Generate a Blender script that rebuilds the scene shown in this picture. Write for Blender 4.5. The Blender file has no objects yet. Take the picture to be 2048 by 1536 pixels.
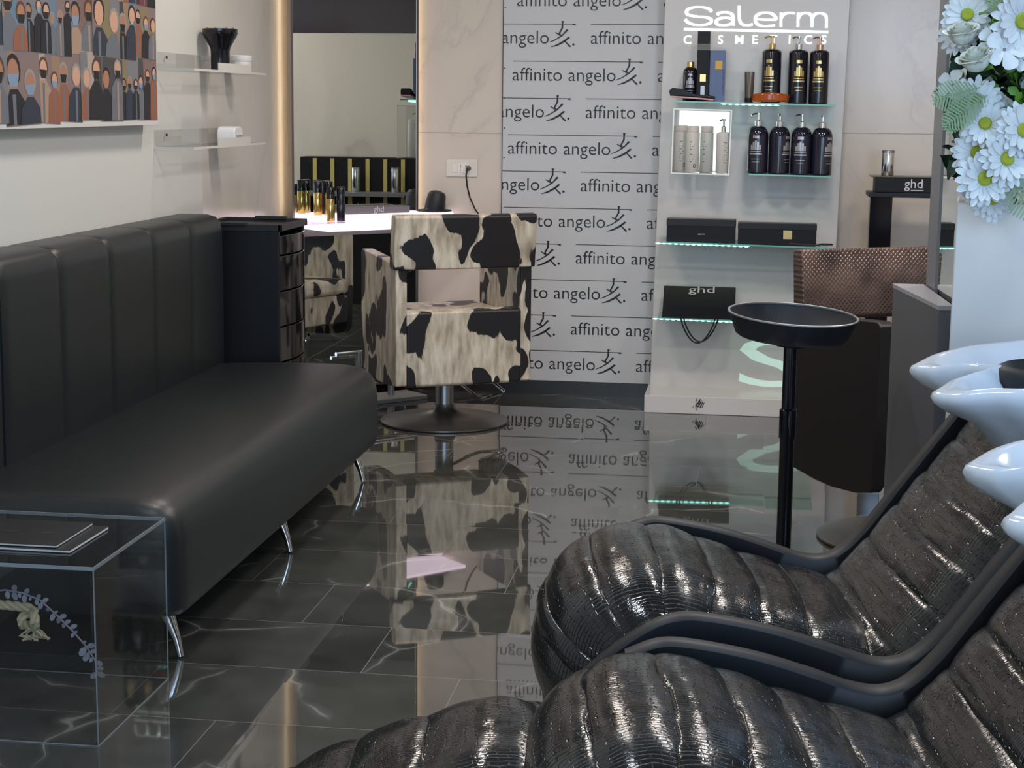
import bpy, bmesh, math, random
from mathutils import Vector, Matrix, noise
R = math.radians
S = bpy.context.scene
COL = S.collection
# ------------------------------------------------------------------ camera
FPX, CAMH, YAW, PIT, ROL = 3400.0, 1.5, R(7.9), R(9.32), R(.63)
cF = Vector((-math.sin(YAW)*math.cos(PIT), math.cos(YAW)*math.cos(PIT), -math.sin(PIT)))
r0 = Vector((math.cos(YAW), math.sin(YAW), 0)); u0 = r0.cross(cF)
cR = r0*math.cos(ROL)+u0*math.sin(ROL); cU = -r0*math.sin(ROL)+u0*math.cos(ROL)
CAM = Vector((0, 0, CAMH))
cd = bpy.data.cameras.new('camera'); co = bpy.data.objects.new('camera', cd); COL.objects.link(co)
cd.sensor_width = 36; cd.lens = FPX/2048*36; cd.clip_start = .05; cd.clip_end = 60
m = Matrix.Identity(4)
for i in range(3): m[i][0] = cR[i]; m[i][1] = cU[i]; m[i][2] = -cF[i]; m[i][3] = CAM[i]
co.matrix_world = m; S.camera = co
def at(x, y, ax, v):
    "the point of the plane ax = v that stands at this place of the picture"
    D = cF*FPX + cR*(x-1024) - cU*(y-768); i = 'XYZ'.index(ax)
    return CAM + D*((v-CAM[i])/D[i])
# ------------------------------------------------------------------ world, light, exposure
W = bpy.data.worlds.new('world'); S.world = W; W.use_nodes = True
W.node_tree.nodes['Background'].inputs[0].default_value = (.62, .78, 1, 1)
W.node_tree.nodes['Background'].inputs[1].default_value = .55
S.view_settings.view_transform = 'Standard'; S.view_settings.look = 'None'
S.view_settings.exposure = 0.45; S.view_settings.gamma = 1; S.view_settings.use_curve_mapping = False
def area(name, loc, rot, sx, sy, power, col):
    l = bpy.data.lights.new(name, 'AREA'); l.shape = 'RECTANGLE'; l.size = sx; l.size_y = sy
    l.energy = power; l.color = col
    o = bpy.data.objects.new(name, l); COL.objects.link(o); o.location = loc; o.rotation_euler = rot
    return o
area('shopfront_daylight', (.3, -1.9, 1.7), (R(90), 0, 0), 3.6, 2.4, 72, (.66, .83, 1))
area('basin_blue_fill', (1.5, .3, 2.2), (R(58), 0, R(15)), 1.0, 1.2, 10, (.30, .56, 1)).data.spread = R(95)  # added fill lamp, no window here: tints basins and flower column blue
for x, y, p, c in ((-1.3, 6.7, 15, (1, .88, .78)), (.2, 6.4, 17, (1, .90, .82)), (1.4, 6.3, 15, (1, .88, .80)),
                   (-1.2, 4.9, 13, (1, .94, .88)), (.5, 4.9, 15, (1, .94, .89)),
                   (-1.0, 3.0, 9, (.86, .93, 1)), (.8, 3.1, 8, (.74, .86, 1)), (.7, 1.4, 7, (.60, .79, 1))):
    area('ceiling_spot', (x, y, 2.92), (0, 0, 0), .28, .28, p, c)
# ------------------------------------------------------------------ helpers
def link(o): COL.objects.link(o); return o
def tag(o, label=None, cat=None, group=None, kind=None):
    if label: o['label'] = label
    if cat: o['category'] = cat
    if group: o['group'] = group
    if kind: o['kind'] = kind
    return o
def empty(name, loc, label, cat, rz=0, group=None):
    o = link(bpy.data.objects.new(name, None)); o.location = loc; o.rotation_euler = (0, 0, rz)
    o.empty_display_size = .1
    return tag(o, label, cat, group)
def dup(o, loc=None, label=None, parent=None):
    c = o.copy(); COL.objects.link(c)
    if parent: c.parent = parent
    if loc is not None: c.location = loc
    if label: c['label'] = label
    for ch in list(o.children): dup(ch, parent=c)
    return c
class MB:
    def __init__(s): s.v = []; s.f = []; s.m = []; s.uv = {}; s.mi = 0
    def face(s, idx): s.f.append(idx); s.m.append(s.mi)
    def poly(s, pts):
        n = len(s.v); s.v += [Vector(p) for p in pts]; s.face(list(range(n, n+len(pts))))
    def box(s, x0, x1, y0, y1, z0, z1, M=None):
        n = len(s.v); P = [Vector((x, y, z)) for z in (z0, z1) for x, y in ((x0, y0), (x1, y0), (x1, y1), (x0, y1))]
        if M: P = [M @ p for p in P]
        s.v += P
        for q in ((0, 3, 2, 1), (4, 5, 6, 7), (0, 1, 5, 4), (1, 2, 6, 5), (2, 3, 7, 6), (3, 0, 4, 7)): s.face([n+i for i in q])
    def prism(s, pts, fn, a, b):
        "outline pts (2d) swept from a to b, fn(p, t) -> 3d"
        n = len(s.v); k = len(pts)
        for t in (a, b): s.v += [Vector(fn(p, t)) for p in pts]
        s.face([n+i for i in range(k)][::-1]); s.face([n+k+i for i in range(k)])
        for i in range(k): j = (i+1) % k; s.face([n+i, n+j, n+k+j, n+k+i])
    def lathe(s, prof, c=(0, 0, 0), seg=32, M=None, sx=1, sy=1, caps=True):
        n = len(s.v)
        for r, z in prof:
            for k in range(seg):
                a = 2*math.pi*k/seg; p = Vector((r*math.cos(a)*sx, r*math.sin(a)*sy, z))
                if M: p = M @ p
                s.v.append(p+Vector(c))
        for i in range(len(prof)-1):
            for k in range(seg):
                j = (k+1) % seg; s.face([n+i*seg+k, n+i*seg+j, n+(i+1)*seg+j, n+(i+1)*seg+k])
        if not caps: return
        s.face([n+k for k in range(seg)][::-1]); e = n+(len(prof)-1)*seg; s.face([e+k for k in range(seg)])
    def tube(s, pts, r, seg=10):
        pts = [Vector(p) for p in pts]; n = len(s.v); N = len(pts)
        rr = r if isinstance(r, (list, tuple)) else [r]*N; up = None
        for i, p in enumerate(pts):
            t = (pts[min(i+1, N-1)]-pts[max(i-1, 0)]).normalized()
            if up is None: up = Vector((0, 0, 1)) if abs(t.z) < .9 else Vector((1, 0, 0))
            a = (up - t*up.dot(t)).normalized(); b = t.cross(a); up = a
            for k in range(seg):
                w = 2*math.pi*k/seg; s.v.append(p+a*math.cos(w)*rr[i]+b*math.sin(w)*rr[i])
        for i in range(N-1):
            for k in range(seg):
                j = (k+1) % seg; s.face([n+i*seg+k, n+i*seg+j, n+(i+1)*seg+j, n+(i+1)*seg+k])
        s.face([n+k for k in range(seg)][::-1]); e = n+(N-1)*seg; s.face([e+k for k in range(seg)])
    def grid(s, rows, closed=False):
        n = len(s.v); a = len(rows); b = len(rows[0])
        for r in rows: s.v += [Vector(p) for p in r]
        for i in range(a-1):
            for k in range(b if closed else b-1):
                j = (k+1) % b; s.face([n+i*b+k, n+i*b+j, n+(i+1)*b+j, n+(i+1)*b+k])
        return n
    def build(s, name, mats, parent=None, bevel=0, smooth=False, seg=2, sub=0, recalc=True, uvs=None, loc=None, ang=35):
        me = bpy.data.meshes.new(name); me.from_pydata(s.v, [], s.f)
        mats = mats if isinstance(mats, (list, tuple)) else [mats]
        for q in mats: me.materials.append(q)
        for p, i in zip(me.polygons, s.m): p.material_index = i
        if uvs:
            l = me.uv_layers.new(name='UVMap')
            for lp in me.loops: l.data[lp.index].uv = uvs[lp.vertex_index]
        if recalc:
            b = bmesh.new(); b.from_mesh(me); bmesh.ops.recalc_face_normals(b, faces=b.faces); b.to_mesh(me); b.free()
        if smooth:
            for p in me.polygons: p.use_smooth = True
        o = link(bpy.data.objects.new(name, me))
        if loc is not None: o.location = loc
        if parent: o.parent = parent
        if bevel:
            md = o.modifiers.new('bevel', 'BEVEL'); md.width = bevel; md.segments = seg; md.limit_method = 'ANGLE'; md.angle_limit = R(40)
            md.harden_normals = True
            for p in me.polygons: p.use_smooth = True
        if sub: md = o.modifiers.new('sub', 'SUBSURF'); md.levels = sub; md.render_levels = sub
        if smooth and not sub and not bevel:
            b = bmesh.new(); b.from_mesh(me)
            for e in b.edges:
                if len(e.link_faces) == 2 and e.calc_face_angle(0) > R(ang): e.smooth = False
            b.to_mesh(me); b.free()
        return o
# ---- materials
def srgb(c): return tuple(((x/255)/12.92 if x/255 <= .04045 else ((x/255+.055)/1.055)**2.4) for x in c)+(1,)
def mat(name, col, rough=.5, metal=0, **kw):
    m_ = bpy.data.materials.new(name); m_.use_nodes = True; b = m_.node_tree.nodes['Principled BSDF']
    b.inputs['Base Color'].default_value = srgb(col) if max(col) > 1 else tuple(col)+(1,)
    b.inputs['Roughness'].default_value = rough; b.inputs['Metallic'].default_value = metal
    for k, v in kw.items(): b.inputs[k.replace('_', ' ')].default_value = v
    return m_
def nt(m_): return m_.node_tree, m_.node_tree.nodes['Principled BSDF']
def N(t, typ, **kw):
    n = t.nodes.new(typ)
    for k, v in kw.items():
        if k.startswith('i_'): n.inputs[k[2:].replace('_', ' ')].default_value = v
        else: setattr(n, k, v)
    return n
def ramp(t, fac, stops):
    n = t.nodes.new('ShaderNodeValToRGB'); e = n.color_ramp.elements
    while len(e) < len(stops): e.new(.5)
    for a, (p, c) in zip(e, stops): a.position = p; a.color = c if len(c) == 4 else tuple(c)+(1,)
    t.links.new(fac, n.inputs[0]); return n.outputs[0]
def mix(t, fac, a, b, mode='MIX'):
    n = t.nodes.new('ShaderNodeMix'); n.data_type = 'RGBA'; n.blend_type = mode
    for s_, v in ((0, fac), (6, a), (7, b)):
        if hasattr(v, 'links'): t.links.new(v, n.inputs[s_])
        else: n.inputs[s_].default_value = v
    return n.outputs[2]
def math_(t, op, a, b=0.0, c=None):
    n = t.nodes.new('ShaderNodeMath'); n.operation = op
    for i, v in enumerate((a, b) if c is None else (a, b, c)):
        if hasattr(v, 'links'): t.links.new(v, n.inputs[i])
        else: n.inputs[i].default_value = v
    return n.outputs[0]
def bump(t, b, h, strength=.3, dist=.002):
    n = N(t, 'ShaderNodeBump'); n.inputs['Strength'].default_value = strength; n.inputs['Distance'].default_value = dist
    t.links.new(h, n.inputs['Height']); t.links.new(n.outputs[0], b.inputs['Normal']); return n
def emis(name, col, st):
    m_ = mat(name, col, .5); b = m_.node_tree.nodes['Principled BSDF']
    b.inputs['Emission Color'].default_value = srgb(col); b.inputs['Emission Strength'].default_value = st; return m_
def floor_mat():
    m_ = mat('floor_marble', (.03, .031, .029), .03); t, b = nt(m_)
    g = N(t, 'ShaderNodeNewGeometry'); sp = N(t, 'ShaderNodeSeparateXYZ'); t.links.new(g.outputs['Position'], sp.inputs[0])
    rowf = math_(t, 'DIVIDE', math_(t, 'SUBTRACT', sp.outputs[1], 3.85), .405); row = math_(t, 'FLOOR', rowf)
    off = math_(t, 'MULTIPLY', math_(t, 'FLOORED_MODULO', math_(t, 'MULTIPLY', row, 7), 3), .27)
    cf = math_(t, 'DIVIDE', math_(t, 'ADD', math_(t, 'SUBTRACT', sp.outputs[0], -1.53), off), .81); cl = math_(t, 'FLOOR', cf)
    cb = N(t, 'ShaderNodeCombineXYZ'); t.links.new(row, cb.inputs[0]); t.links.new(cl, cb.inputs[1])
    wn = N(t, 'ShaderNodeTexWhiteNoise'); wn.noise_dimensions = '3D'; t.links.new(cb.outputs[0], wn.inputs[0])
    # joints
    fy = math_(t, 'FRACT', rowf); fx = math_(t, 'FRACT', cf)
    def edge(f, w): return math_(t, 'LESS_THAN', math_(t, 'MINIMUM', f, math_(t, 'SUBTRACT', 1, f)), w)
    joint = math_(t, 'MAXIMUM', edge(fy, .0028), edge(fx, .0014))
    # veins, shifted per tile
    sc = N(t, 'ShaderNodeVectorMath', operation='SCALE'); t.links.new(wn.outputs[1], sc.inputs[0]); sc.inputs['Scale'].default_value = 9
    ad = N(t, 'ShaderNodeVectorMath', operation='ADD'); t.links.new(g.outputs['Position'], ad.inputs[0]); t.links.new(sc.outputs[0], ad.inputs[1])
    n1 = N(t, 'ShaderNodeTexNoise', i_Scale=2.0, i_Detail=3.0); t.links.new(ad.outputs[0], n1.inputs[0])
    wv = N(t, 'ShaderNodeVectorMath', operation='MULTIPLY_ADD'); t.links.new(n1.outputs[1], wv.inputs[0]); wv.inputs[1].default_value = (.5, .5, 0); t.links.new(ad.outputs[0], wv.inputs[2])
    vo = N(t, 'ShaderNodeTexVoronoi', feature='DISTANCE_TO_EDGE', i_Scale=1.5); t.links.new(wv.outputs[0], vo.inputs[0])
    n2 = N(t, 'ShaderNodeTexNoise', i_Scale=3.2, i_Detail=2.0); t.links.new(ad.outputs[0], n2.inputs[0])
    vein = math_(t, 'MULTIPLY', ramp(t, vo.outputs[0], [(0, (1, 1, 1)), (.008, (.2, .2, .2)), (.03, (0, 0, 0))]), ramp(t, n2.outputs[0], [(.46, (0, 0, 0)), (.60, (1, 1, 1))]))
    n3 = N(t, 'ShaderNodeTexNoise', i_Scale=5.0, i_Detail=6.0); t.links.new(ad.outputs[0], n3.inputs[0])
    base = ramp(t, n3.outputs[0], [(.3, (.034, .036, .032)), (.7, (.066, .068, .061))])
    c1 = mix(t, math_(t, 'MULTIPLY', vein, .55), base, (.42, .42, .40, 1))
    c2 = mix(t, math_(t, 'MULTIPLY', joint, .7), c1, (.10, .10, .095, 1)); t.links.new(c2, b.inputs['Base Color'])
    t.links.new(ramp(t, joint, [(0, (.022, .022, .022)), (1, (.5, .5, .5))]), b.inputs['Roughness'])
    # every tile lies a hair out of level
    s1 = N(t, 'ShaderNodeVectorMath', operation='SUBTRACT'); t.links.new(wn.outputs[1], s1.inputs[0]); s1.inputs[1].default_value = (.5, .5, .5)
    s2 = N(t, 'ShaderNodeVectorMath', operation='MULTIPLY'); t.links.new(s1.outputs[0], s2.inputs[0]); s2.inputs[1].default_value = (.006, .008, 0)
    s3 = N(t, 'ShaderNodeVectorMath', operation='ADD'); t.links.new(s2.outputs[0], s3.inputs[0]); t.links.new(g.outputs['Normal'], s3.inputs[1])
    s4 = N(t, 'ShaderNodeVectorMath', operation='NORMALIZE'); t.links.new(s3.outputs[0], s4.inputs[0]); t.links.new(s4.outputs[0], b.inputs['Normal'])
    b.inputs['IOR'].default_value = 2.5
    return m_
def marble_mat(name, base, vein, rough=.18, scale=1.3, rot=0, amt=.6, off=0):
    m_ = mat(name, base, rough); t, b = nt(m_)
    g = N(t, 'ShaderNodeNewGeometry'); mp = N(t, 'ShaderNodeMapping'); mp.inputs['Rotation'].default_value = (0, rot, .4); mp.inputs['Scale'].default_value = (1, 1, .45); mp.inputs['Location'].default_value = (off, off, off)
    t.links.new(g.outputs['Position'], mp.inputs[0])
    n1 = N(t, 'ShaderNodeTexNoise', i_Scale=scale, i_Detail=8.0, i_Roughness=.6, i_Distortion=1.2); t.links.new(mp.outputs[0], n1.inputs[0])
    v = ramp(t, n1.outputs[0], [(.46, (0, 0, 0)), (.495, (1, 1, 1)), (.51, (.3, .3, .3)), (.6, (0, 0, 0))])
    n2 = N(t, 'ShaderNodeTexNoise', i_Scale=scale*1.6, i_Detail=4.0); t.links.new(mp.outputs[0], n2.inputs[0])
    f = math_(t, 'MULTIPLY', math_(t, 'MULTIPLY', v, ramp(t, n2.outputs[0], [(.42, (0, 0, 0)), (.62, (1, 1, 1))])), amt)
    t.links.new(mix(t, f, srgb(base), srgb(vein)), b.inputs['Base Color']); return m_
def leather(name, col, rough=.42, scale=420, st=.25, pores=True):
    m_ = mat(name, col, rough); t, b = nt(m_)
    tc = N(t, 'ShaderNodeTexCoord'); n = N(t, 'ShaderNodeTexNoise', i_Scale=scale*.5, i_Detail=3.0); t.links.new(tc.outputs['Object'], n.inputs[0])
    h = n.outputs[0]
    if pores:
        v = N(t, 'ShaderNodeTexVoronoi', i_Scale=scale*.17, i_Randomness=1.0); t.links.new(tc.outputs['Object'], v.inputs[0])
        h = math_(t, 'SUBTRACT', h, math_(t, 'MULTIPLY', math_(t, 'LESS_THAN', v.outputs[0], .16), 1.0))
    b.inputs['Specular IOR Level'].default_value = .38
    bump(t, b, h, st, .0015); return m_
def croc_mat():
    m_ = mat('croc_leather', (.010, .010, .010), .2); t, b = nt(m_)
    uv = N(t, 'ShaderNodeUVMap'); n = N(t, 'ShaderNodeTexNoise', i_Scale=14.0, i_Detail=2.0); t.links.new(uv.outputs[0], n.inputs[0])
    w = N(t, 'ShaderNodeVectorMath', operation='MULTIPLY_ADD'); t.links.new(n.outputs[1], w.inputs[0]); w.inputs[1].default_value = (.022, .03, 0); t.links.new(uv.outputs[0], w.inputs[2])
    br = N(t, 'ShaderNodeTexBrick', i_Scale=1.0, i_Mortar_Size=.0011, i_Mortar_Smooth=.9, i_Brick_Width=.024, i_Row_Height=.0085); br.offset = .5
    t.links.new(w.outputs[0], br.inputs[0])
    n2 = N(t, 'ShaderNodeTexNoise', i_Scale=9.0, i_Detail=4.0); t.links.new(uv.outputs[0], n2.inputs[0])
    n3 = N(t, 'ShaderNodeTexNoise', i_Scale=240.0, i_Detail=2.0); t.links.new(uv.outputs[0], n3.inputs[0])
    h = math_(t, 'ADD', math_(t, 'SUBTRACT', 1.0, br.outputs['Fac']), math_(t, 'ADD', math_(t, 'MULTIPLY', n2.outputs[0], 2.5), math_(t, 'MULTIPLY', n3.outputs[0], .25)))
    bump(t, b, h, .75, .0022)
    t.links.new(ramp(t, n2.outputs[0], [(.35, (.07, .07, .07)), (.65, (.22, .22, .22))]), b.inputs['Roughness'])
    t.links.new(ramp(t, n2.outputs[0], [(.3, (.004, .0045, .005)), (.7, (.013, .013, .0125))]), b.inputs['Base Color'])
    b.inputs['IOR'].default_value = 1.55
    return m_
def cow_mat():
    m_ = mat('cow_print', (.5, .45, .38), .42); t, b = nt(m_)
    tc = N(t, 'ShaderNodeTexCoord'); oi = N(t, 'ShaderNodeObjectInfo')
    ad = N(t, 'ShaderNodeVectorMath', operation='ADD'); t.links.new(tc.outputs['Object'], ad.inputs[0])
    sc = N(t, 'ShaderNodeCombineXYZ'); t.links.new(math_(t, 'MULTIPLY', oi.outputs['Random'], 7.0), sc.inputs[0]); t.links.new(sc.outputs[0], ad.inputs[1])
    mp = N(t, 'ShaderNodeMapping'); mp.inputs['Scale'].default_value = (1, 1, .72); t.links.new(ad.outputs[0], mp.inputs[0])
    n = N(t, 'ShaderNodeTexNoise', i_Scale=6.0, i_Detail=1.0); t.links.new(mp.outputs[0], n.inputs[0])
    w = N(t, 'ShaderNodeVectorMath', operation='MULTIPLY_ADD'); t.links.new(n.outputs[1], w.inputs[0]); w.inputs[1].default_value = (.30, .30, .30); t.links.new(mp.outputs[0], w.inputs[2])
    mp2 = N(t, 'ShaderNodeMapping'); mp2.inputs['Scale'].default_value = (1, 1, .25); t.links.new(ad.outputs[0], mp2.inputs[0])
    fn = N(t, 'ShaderNodeTexNoise', i_Scale=70.0, i_Detail=2.0); t.links.new(mp2.outputs[0], fn.inputs[0])
    v = N(t, 'ShaderNodeTexVoronoi', i_Scale=5.2, i_Randomness=.9); t.links.new(w.outputs[0], v.inputs[0])
    d = math_(t, 'ADD', v.outputs[0], math_(t, 'MULTIPLY', math_(t, 'SUBTRACT', fn.outputs[0], .5), .09))
    st = N(t, 'ShaderNodeTexNoise', i_Scale=28.0, i_Detail=5.0); t.links.new(mp2.outputs[0], st.inputs[0])
    beige = ramp(t, st.outputs[0], [(.3, srgb((146, 134, 116))), (.55, srgb((203, 192, 172))), (.7, srgb((222, 214, 196)))])
    k = ramp(t, d, [(.46, (1, 1, 1)), (.475, (0, 0, 0))])
    t.links.new(mix(t, k, beige, (.012, .011, .013, 1)), b.inputs['Base Color']); return m_
def snake_mat():
    m_ = mat('snake_leather', (.10, .07, .06), .3, .35); t, b = nt(m_)
    tc = N(t, 'ShaderNodeTexCoord'); sp = N(t, 'ShaderNodeSeparateXYZ'); t.links.new(tc.outputs['Object'], sp.inputs[0])
    cb = N(t, 'ShaderNodeCombineXYZ'); t.links.new(sp.outputs[0], cb.inputs[0]); t.links.new(sp.outputs[2], cb.inputs[1])
    mp = N(t, 'ShaderNodeMapping'); mp.inputs['Rotation'].default_value = (0, 0, .785); t.links.new(cb.outputs[0], mp.inputs[0])
    v = N(t, 'ShaderNodeTexVoronoi', voronoi_dimensions='2D', feature='F1', i_Scale=80.0, i_Randomness=.2); t.links.new(mp.outputs[0], v.inputs[0])
    bump(t, b, ramp(t, v.outputs[0], [(.25, (1, 1, 1)), (.6, (0, 0, 0))]), .6, .003)
    n = N(t, 'ShaderNodeTexNoise', i_Scale=6.0); t.links.new(tc.outputs['Object'], n.inputs[0])
    t.links.new(ramp(t, n.outputs[0], [(.35, srgb((62, 50, 47))), (.65, srgb((112, 92, 84)))]), b.inputs['Base Color']); return m_
def glass(name, col=(1, 1, 1), tr=.9, rough=.02):
    "thin clear sheet: see-through body with a real glossy surface"
    m_ = bpy.data.materials.new(name); m_.use_nodes = True; t = m_.node_tree; t.nodes.clear()
    o = N(t, 'ShaderNodeOutputMaterial'); g = N(t, 'ShaderNodeBsdfGlossy'); g.inputs['Roughness'].default_value = rough
    a = N(t, 'ShaderNodeBsdfTransparent'); a.inputs[0].default_value = tuple(c*tr for c in col)+(1,)
    f = N(t, 'ShaderNodeFresnel'); f.inputs[0].default_value = 1.45; x = N(t, 'ShaderNodeMixShader')
    gg = N(t, 'ShaderNodeNewGeometry'); t.links.new(math_(t, 'MULTIPLY', f.outputs[0], math_(t, 'SUBTRACT', 1.0, gg.outputs['Backfacing'])), x.inputs[0]); t.links.new(a.outputs[0], x.inputs[1]); t.links.new(g.outputs[0], x.inputs[2]); t.links.new(x.outputs[0], o.inputs[0]); return m_
M_floor = floor_mat()
M_marble = marble_mat('cream_marble', (214, 203, 190), (150, 142, 138), amt=.3)
M_plaster = mat('white_plaster', (212, 212, 206), .55)
M_marble_left = marble_mat('pale_marble', (210, 206, 198), (176, 170, 162), .2, 1.0, .3, .3, 3)
M_ceil = mat('ceiling_paint', (200, 196, 190), .8)
M_white = mat('white_lacquer', (206, 203, 200), .22)
M_banner = mat('banner_vinyl', (200, 201, 203), .35)
M_ink = mat('black_print', (.006, .006, .006), .4)
M_black = mat('black_plastic', (.006, .007, .010), .42, 0, Specular_IOR_Level=.35)
M_satin = mat('satin_black_plastic', (.013, .014, .017), .5, 0, Specular_IOR_Level=.45)
M_gloss = mat('glossy_black', (.006, .006, .009), .09)
M_matte = mat('matte_black_card', (.006, .0065, .009), .5, 0, Specular_IOR_Level=.3)
M_sofa = leather('ostrich_leather', (.005, .0085, .0105), .40)
M_chairblk = leather('dark_brown_leather', (.010, .009, .010), .45, 300, .15, False)
M_sofa.node_tree.nodes['Principled BSDF'].inputs['Specular IOR Level'].default_value = .62
M_croc = croc_mat(); M_cow = cow_mat(); M_snake = snake_mat()
M_chrome = mat('chrome', (.75, .75, .76), .12, 1)
M_steel = mat('brushed_steel', (.42, .42, .43), .34, 1)
M_darksteel = mat('dark_steel', (.20, .19, .18), .38, .9)
M_mirror = mat('mirror_glass', (.80, .86, .83), .0, 1)
M_grey = mat('grey_lacquer', (112, 112, 118), .35)
M_dgrey = mat('charcoal_lacquer', (76, 78, 84), .4)
M_ceramic = mat('white_ceramic', (206, 212, 220), .16)
M_acryl = glass('clear_acrylic', (1, 1, 1), .93)
M_acedge = mat('acrylic_edge', (.30, .34, .36), .25, 0, Transmission_Weight=.35)
M_glass = glass('shelf_glass', (.82, 1, .95), .88)
M_glassedge = mat('glass_edge', (.16, .48, .42), .15)
M_gold = mat('gold_foil', (.72, .52, .22), .28, .9)
M_led = emis('led_white_teal', (150, 235, 222), 1.8)
M_sign = emis('sign_white', (245, 255, 250), 1.25)
M_box = emis('lightbox_white', (235, 255, 248), 1.3)
M_glow = emis('lit_acrylic', (255, 234, 250), .85)
M_warm = emis('warm_led', (255, 222, 176), 7)
# ------------------------------------------------------------------ text
def text_mb(s_, width=None, height=None, space=1.0, offset=0.0):
    c = bpy.data.curves.new('t', 'FONT'); c.body = s_; c.size = 1; c.space_character = space; c.offset = offset; c.resolution_u = 3; c.fill_mode = 'FRONT'
    o = link(bpy.data.objects.new('t', c)); dg = bpy.context.evaluated_depsgraph_get(); me = bpy.data.meshes.new_from_object(o.evaluated_get(dg))
    V = [v.co.copy() for v in me.vertices]; F = [list(p.vertices) for p in me.polygons]
    bpy.data.objects.remove(o); bpy.data.curves.remove(c); bpy.data.meshes.remove(me)
    x0 = min(v.x for v in V); x1 = max(v.x for v in V); y1 = max(v.y for v in V)
    kx = width/(x1-x0) if width else (height/y1); ky = height/y1 if height else kx
    return [((v.x-x0)*kx, v.y*ky) for v in V], F
def add_text(mb, tv, org, ex, ez):
    V, F = tv; n = len(mb.v); org, ex, ez = Vector(org), Vector(ex), Vector(ez)
    mb.v += [org+ex*x+ez*y for x, y in V]
    for f in F: mb.face([n+i for i in f])
# ------------------------------------------------------------------ the room
XW, YB, XR, ZC, YF = -2.32, 8.797, 2.3, 2.95, -2.0
def struct(name, mb, m_, **kw):
    o = mb.build(name, m_, **kw); o['kind'] = 'structure'; return o
b = MB(); b.box(XW-.2, XR+.2, YF, YB+.2, -.1, 0); struct('floor', b, M_floor)
b = MB(); b.box(XW-.2, XR+.2, YF, YB+.2, ZC, ZC+.1); struct('ceiling', b, M_ceil)
b = MB(); b.box(XW-.2, XR+.2, YB, YB+.2, 0, ZC); struct('wall_back', b, M_marble)
YS = at(508, 200, 'X', XW)[1]
b = MB(); b.box(XW-.2, XW, YF, YS-.78, 0, ZC); struct('wall_left', b, M_plaster)
b = MB(); b.box(XW-.2, XW, YS-.78, YS-.003, 0, ZC); b.box(XW-.2, XW, YS+.003, YB, 0, ZC); struct('wall_left_marble', b, M_marble_left)
b = MB(); b.box(XW-.2, XW-.012, YS-.003, YS+.003, 0, ZC); struct('trim_1', b, M_ink)
b = MB(); b.box(XR, XR+.2, YF, YB, 0, 2.02); struct('wall_right', b, marble_mat('right_marble', (214, 208, 200), (160, 152, 146), .2, .8, .5, .6, 7))
b = MB(); b.box(XR, XR+.2, YF, YB, 2.02, ZC); struct('wall_right_upper', b, mat('smoked_glass', (.05, .045, .06), .1))
b = MB(); b.box(XW, XR, YB-.012, YB, 0, .066); struct('baseboard_back', b, mat('dark_skirting', (.02, .019, .018), .25))
b = MB(); b.box(at(1675, 275, 'Y', YB)[0], XR, YB-.002, YB, 1.378, 1.381); b.box(XW, -1.29, YB-.002, YB, 1.353, 1.356); struct('trim_2', b, mat('marble_joint', (176, 168, 158), .5))
# ------------------------------------------------------------------ banner
BX0, BX1, BY = -1.286, -.40, YB-.014
ban = empty('wall_banner', (-.84, BY, .07), 'white wall banner printed with rows of affinito angelo and a black brush symbol', 'banner')
b = MB(); b.box(BX0, BX1, BY, YB-.0125, .07, 2.9)
P = lambda o: (setattr(o, 'matrix_parent_inverse', Matrix.Translation(-o.parent.location)), o)[1]
P(b.build('banner_panel', M_banner, ban))
tv = text_mb('affinito angelo', width=.530, height=.0655, offset=-.006)
lt = MB(); yl = BY-.0012
def stroke(pts, org):
    q = [(x, z) for x, z in pts]; lt.poly([(org[0]+(x-98)/1482, yl, org[1]+(620-y)/1440) for x, y in q])
z_line0 = at(1140, 123, 'Y', BY)[2]; x_0 = at(1025, 160, 'Y', BY)[0]
for r_ in range(-6, 10):
    for k in (-1, 0, 1, 2):
        ox = x_0 - .0097*r_ + k*.745 + (.372 if r_ % 2 == 0 and False else 0)
        rr = r_+0
        if r_ % 2: ox += .390-.745 if k > -9 else 0
        zl = z_line0 - .1866*r_; base = zl-.098
        if ox > BX1 or ox+.7 < BX0: continue
        add_text(lt, tv, (ox, yl, base), (1, 0, 0), (0, 0, 1))
        o_ = (ox, base)
        lt.box(ox, ox+.668, yl-.0003, yl, zl-.0016, zl+.0016)
        stroke([(1062, 476), (1087, 486), (1087, 490), (1062, 486)], o_)
        stroke([(976, 456), (998, 456), (992, 470), (992, 506), (978, 508), (980, 470)], o_)
        stroke([(978, 506), (992, 506), (970, 545), (978, 556), (966, 563), (930, 540), (934, 536), (956, 546)], o_)
        stroke([(1018, 514), (1032, 522), (985, 566), (930, 598), (888, 612), (888, 608), (940, 584), (990, 548)], o_)
        stroke([(1032, 568), (1046, 576), (1000, 612), (950, 636), (900, 646), (900, 642), (950, 622), (1000, 594)], o_)
        stroke([(996, 596), (1010, 600), (1052, 636), (1048, 646), (1036, 640)], o_)
        lt.poly([(ox+(1071+9*math.cos(a_*.6283)-98)/1482, yl, base+(-5+9*math.sin(a_*.6283))/1440) for a_ in range(10)])
for r_ in range(14):
    z_ = 1.99-.152*r_; lt.poly([(BX0+.012+.004*math.cos(a_), yl, z_+.004*math.sin(a_)) for a_ in (0, 1, 2, 3, 4, 5)])
lt.box(BX0, BX0+.004, yl-.0003, yl, .07, 2.9)
lo = lt.build('banner_lettering', M_ink, ban, recalc=False)
bm = bmesh.new(); bm.from_mesh(lo.data)
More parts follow.
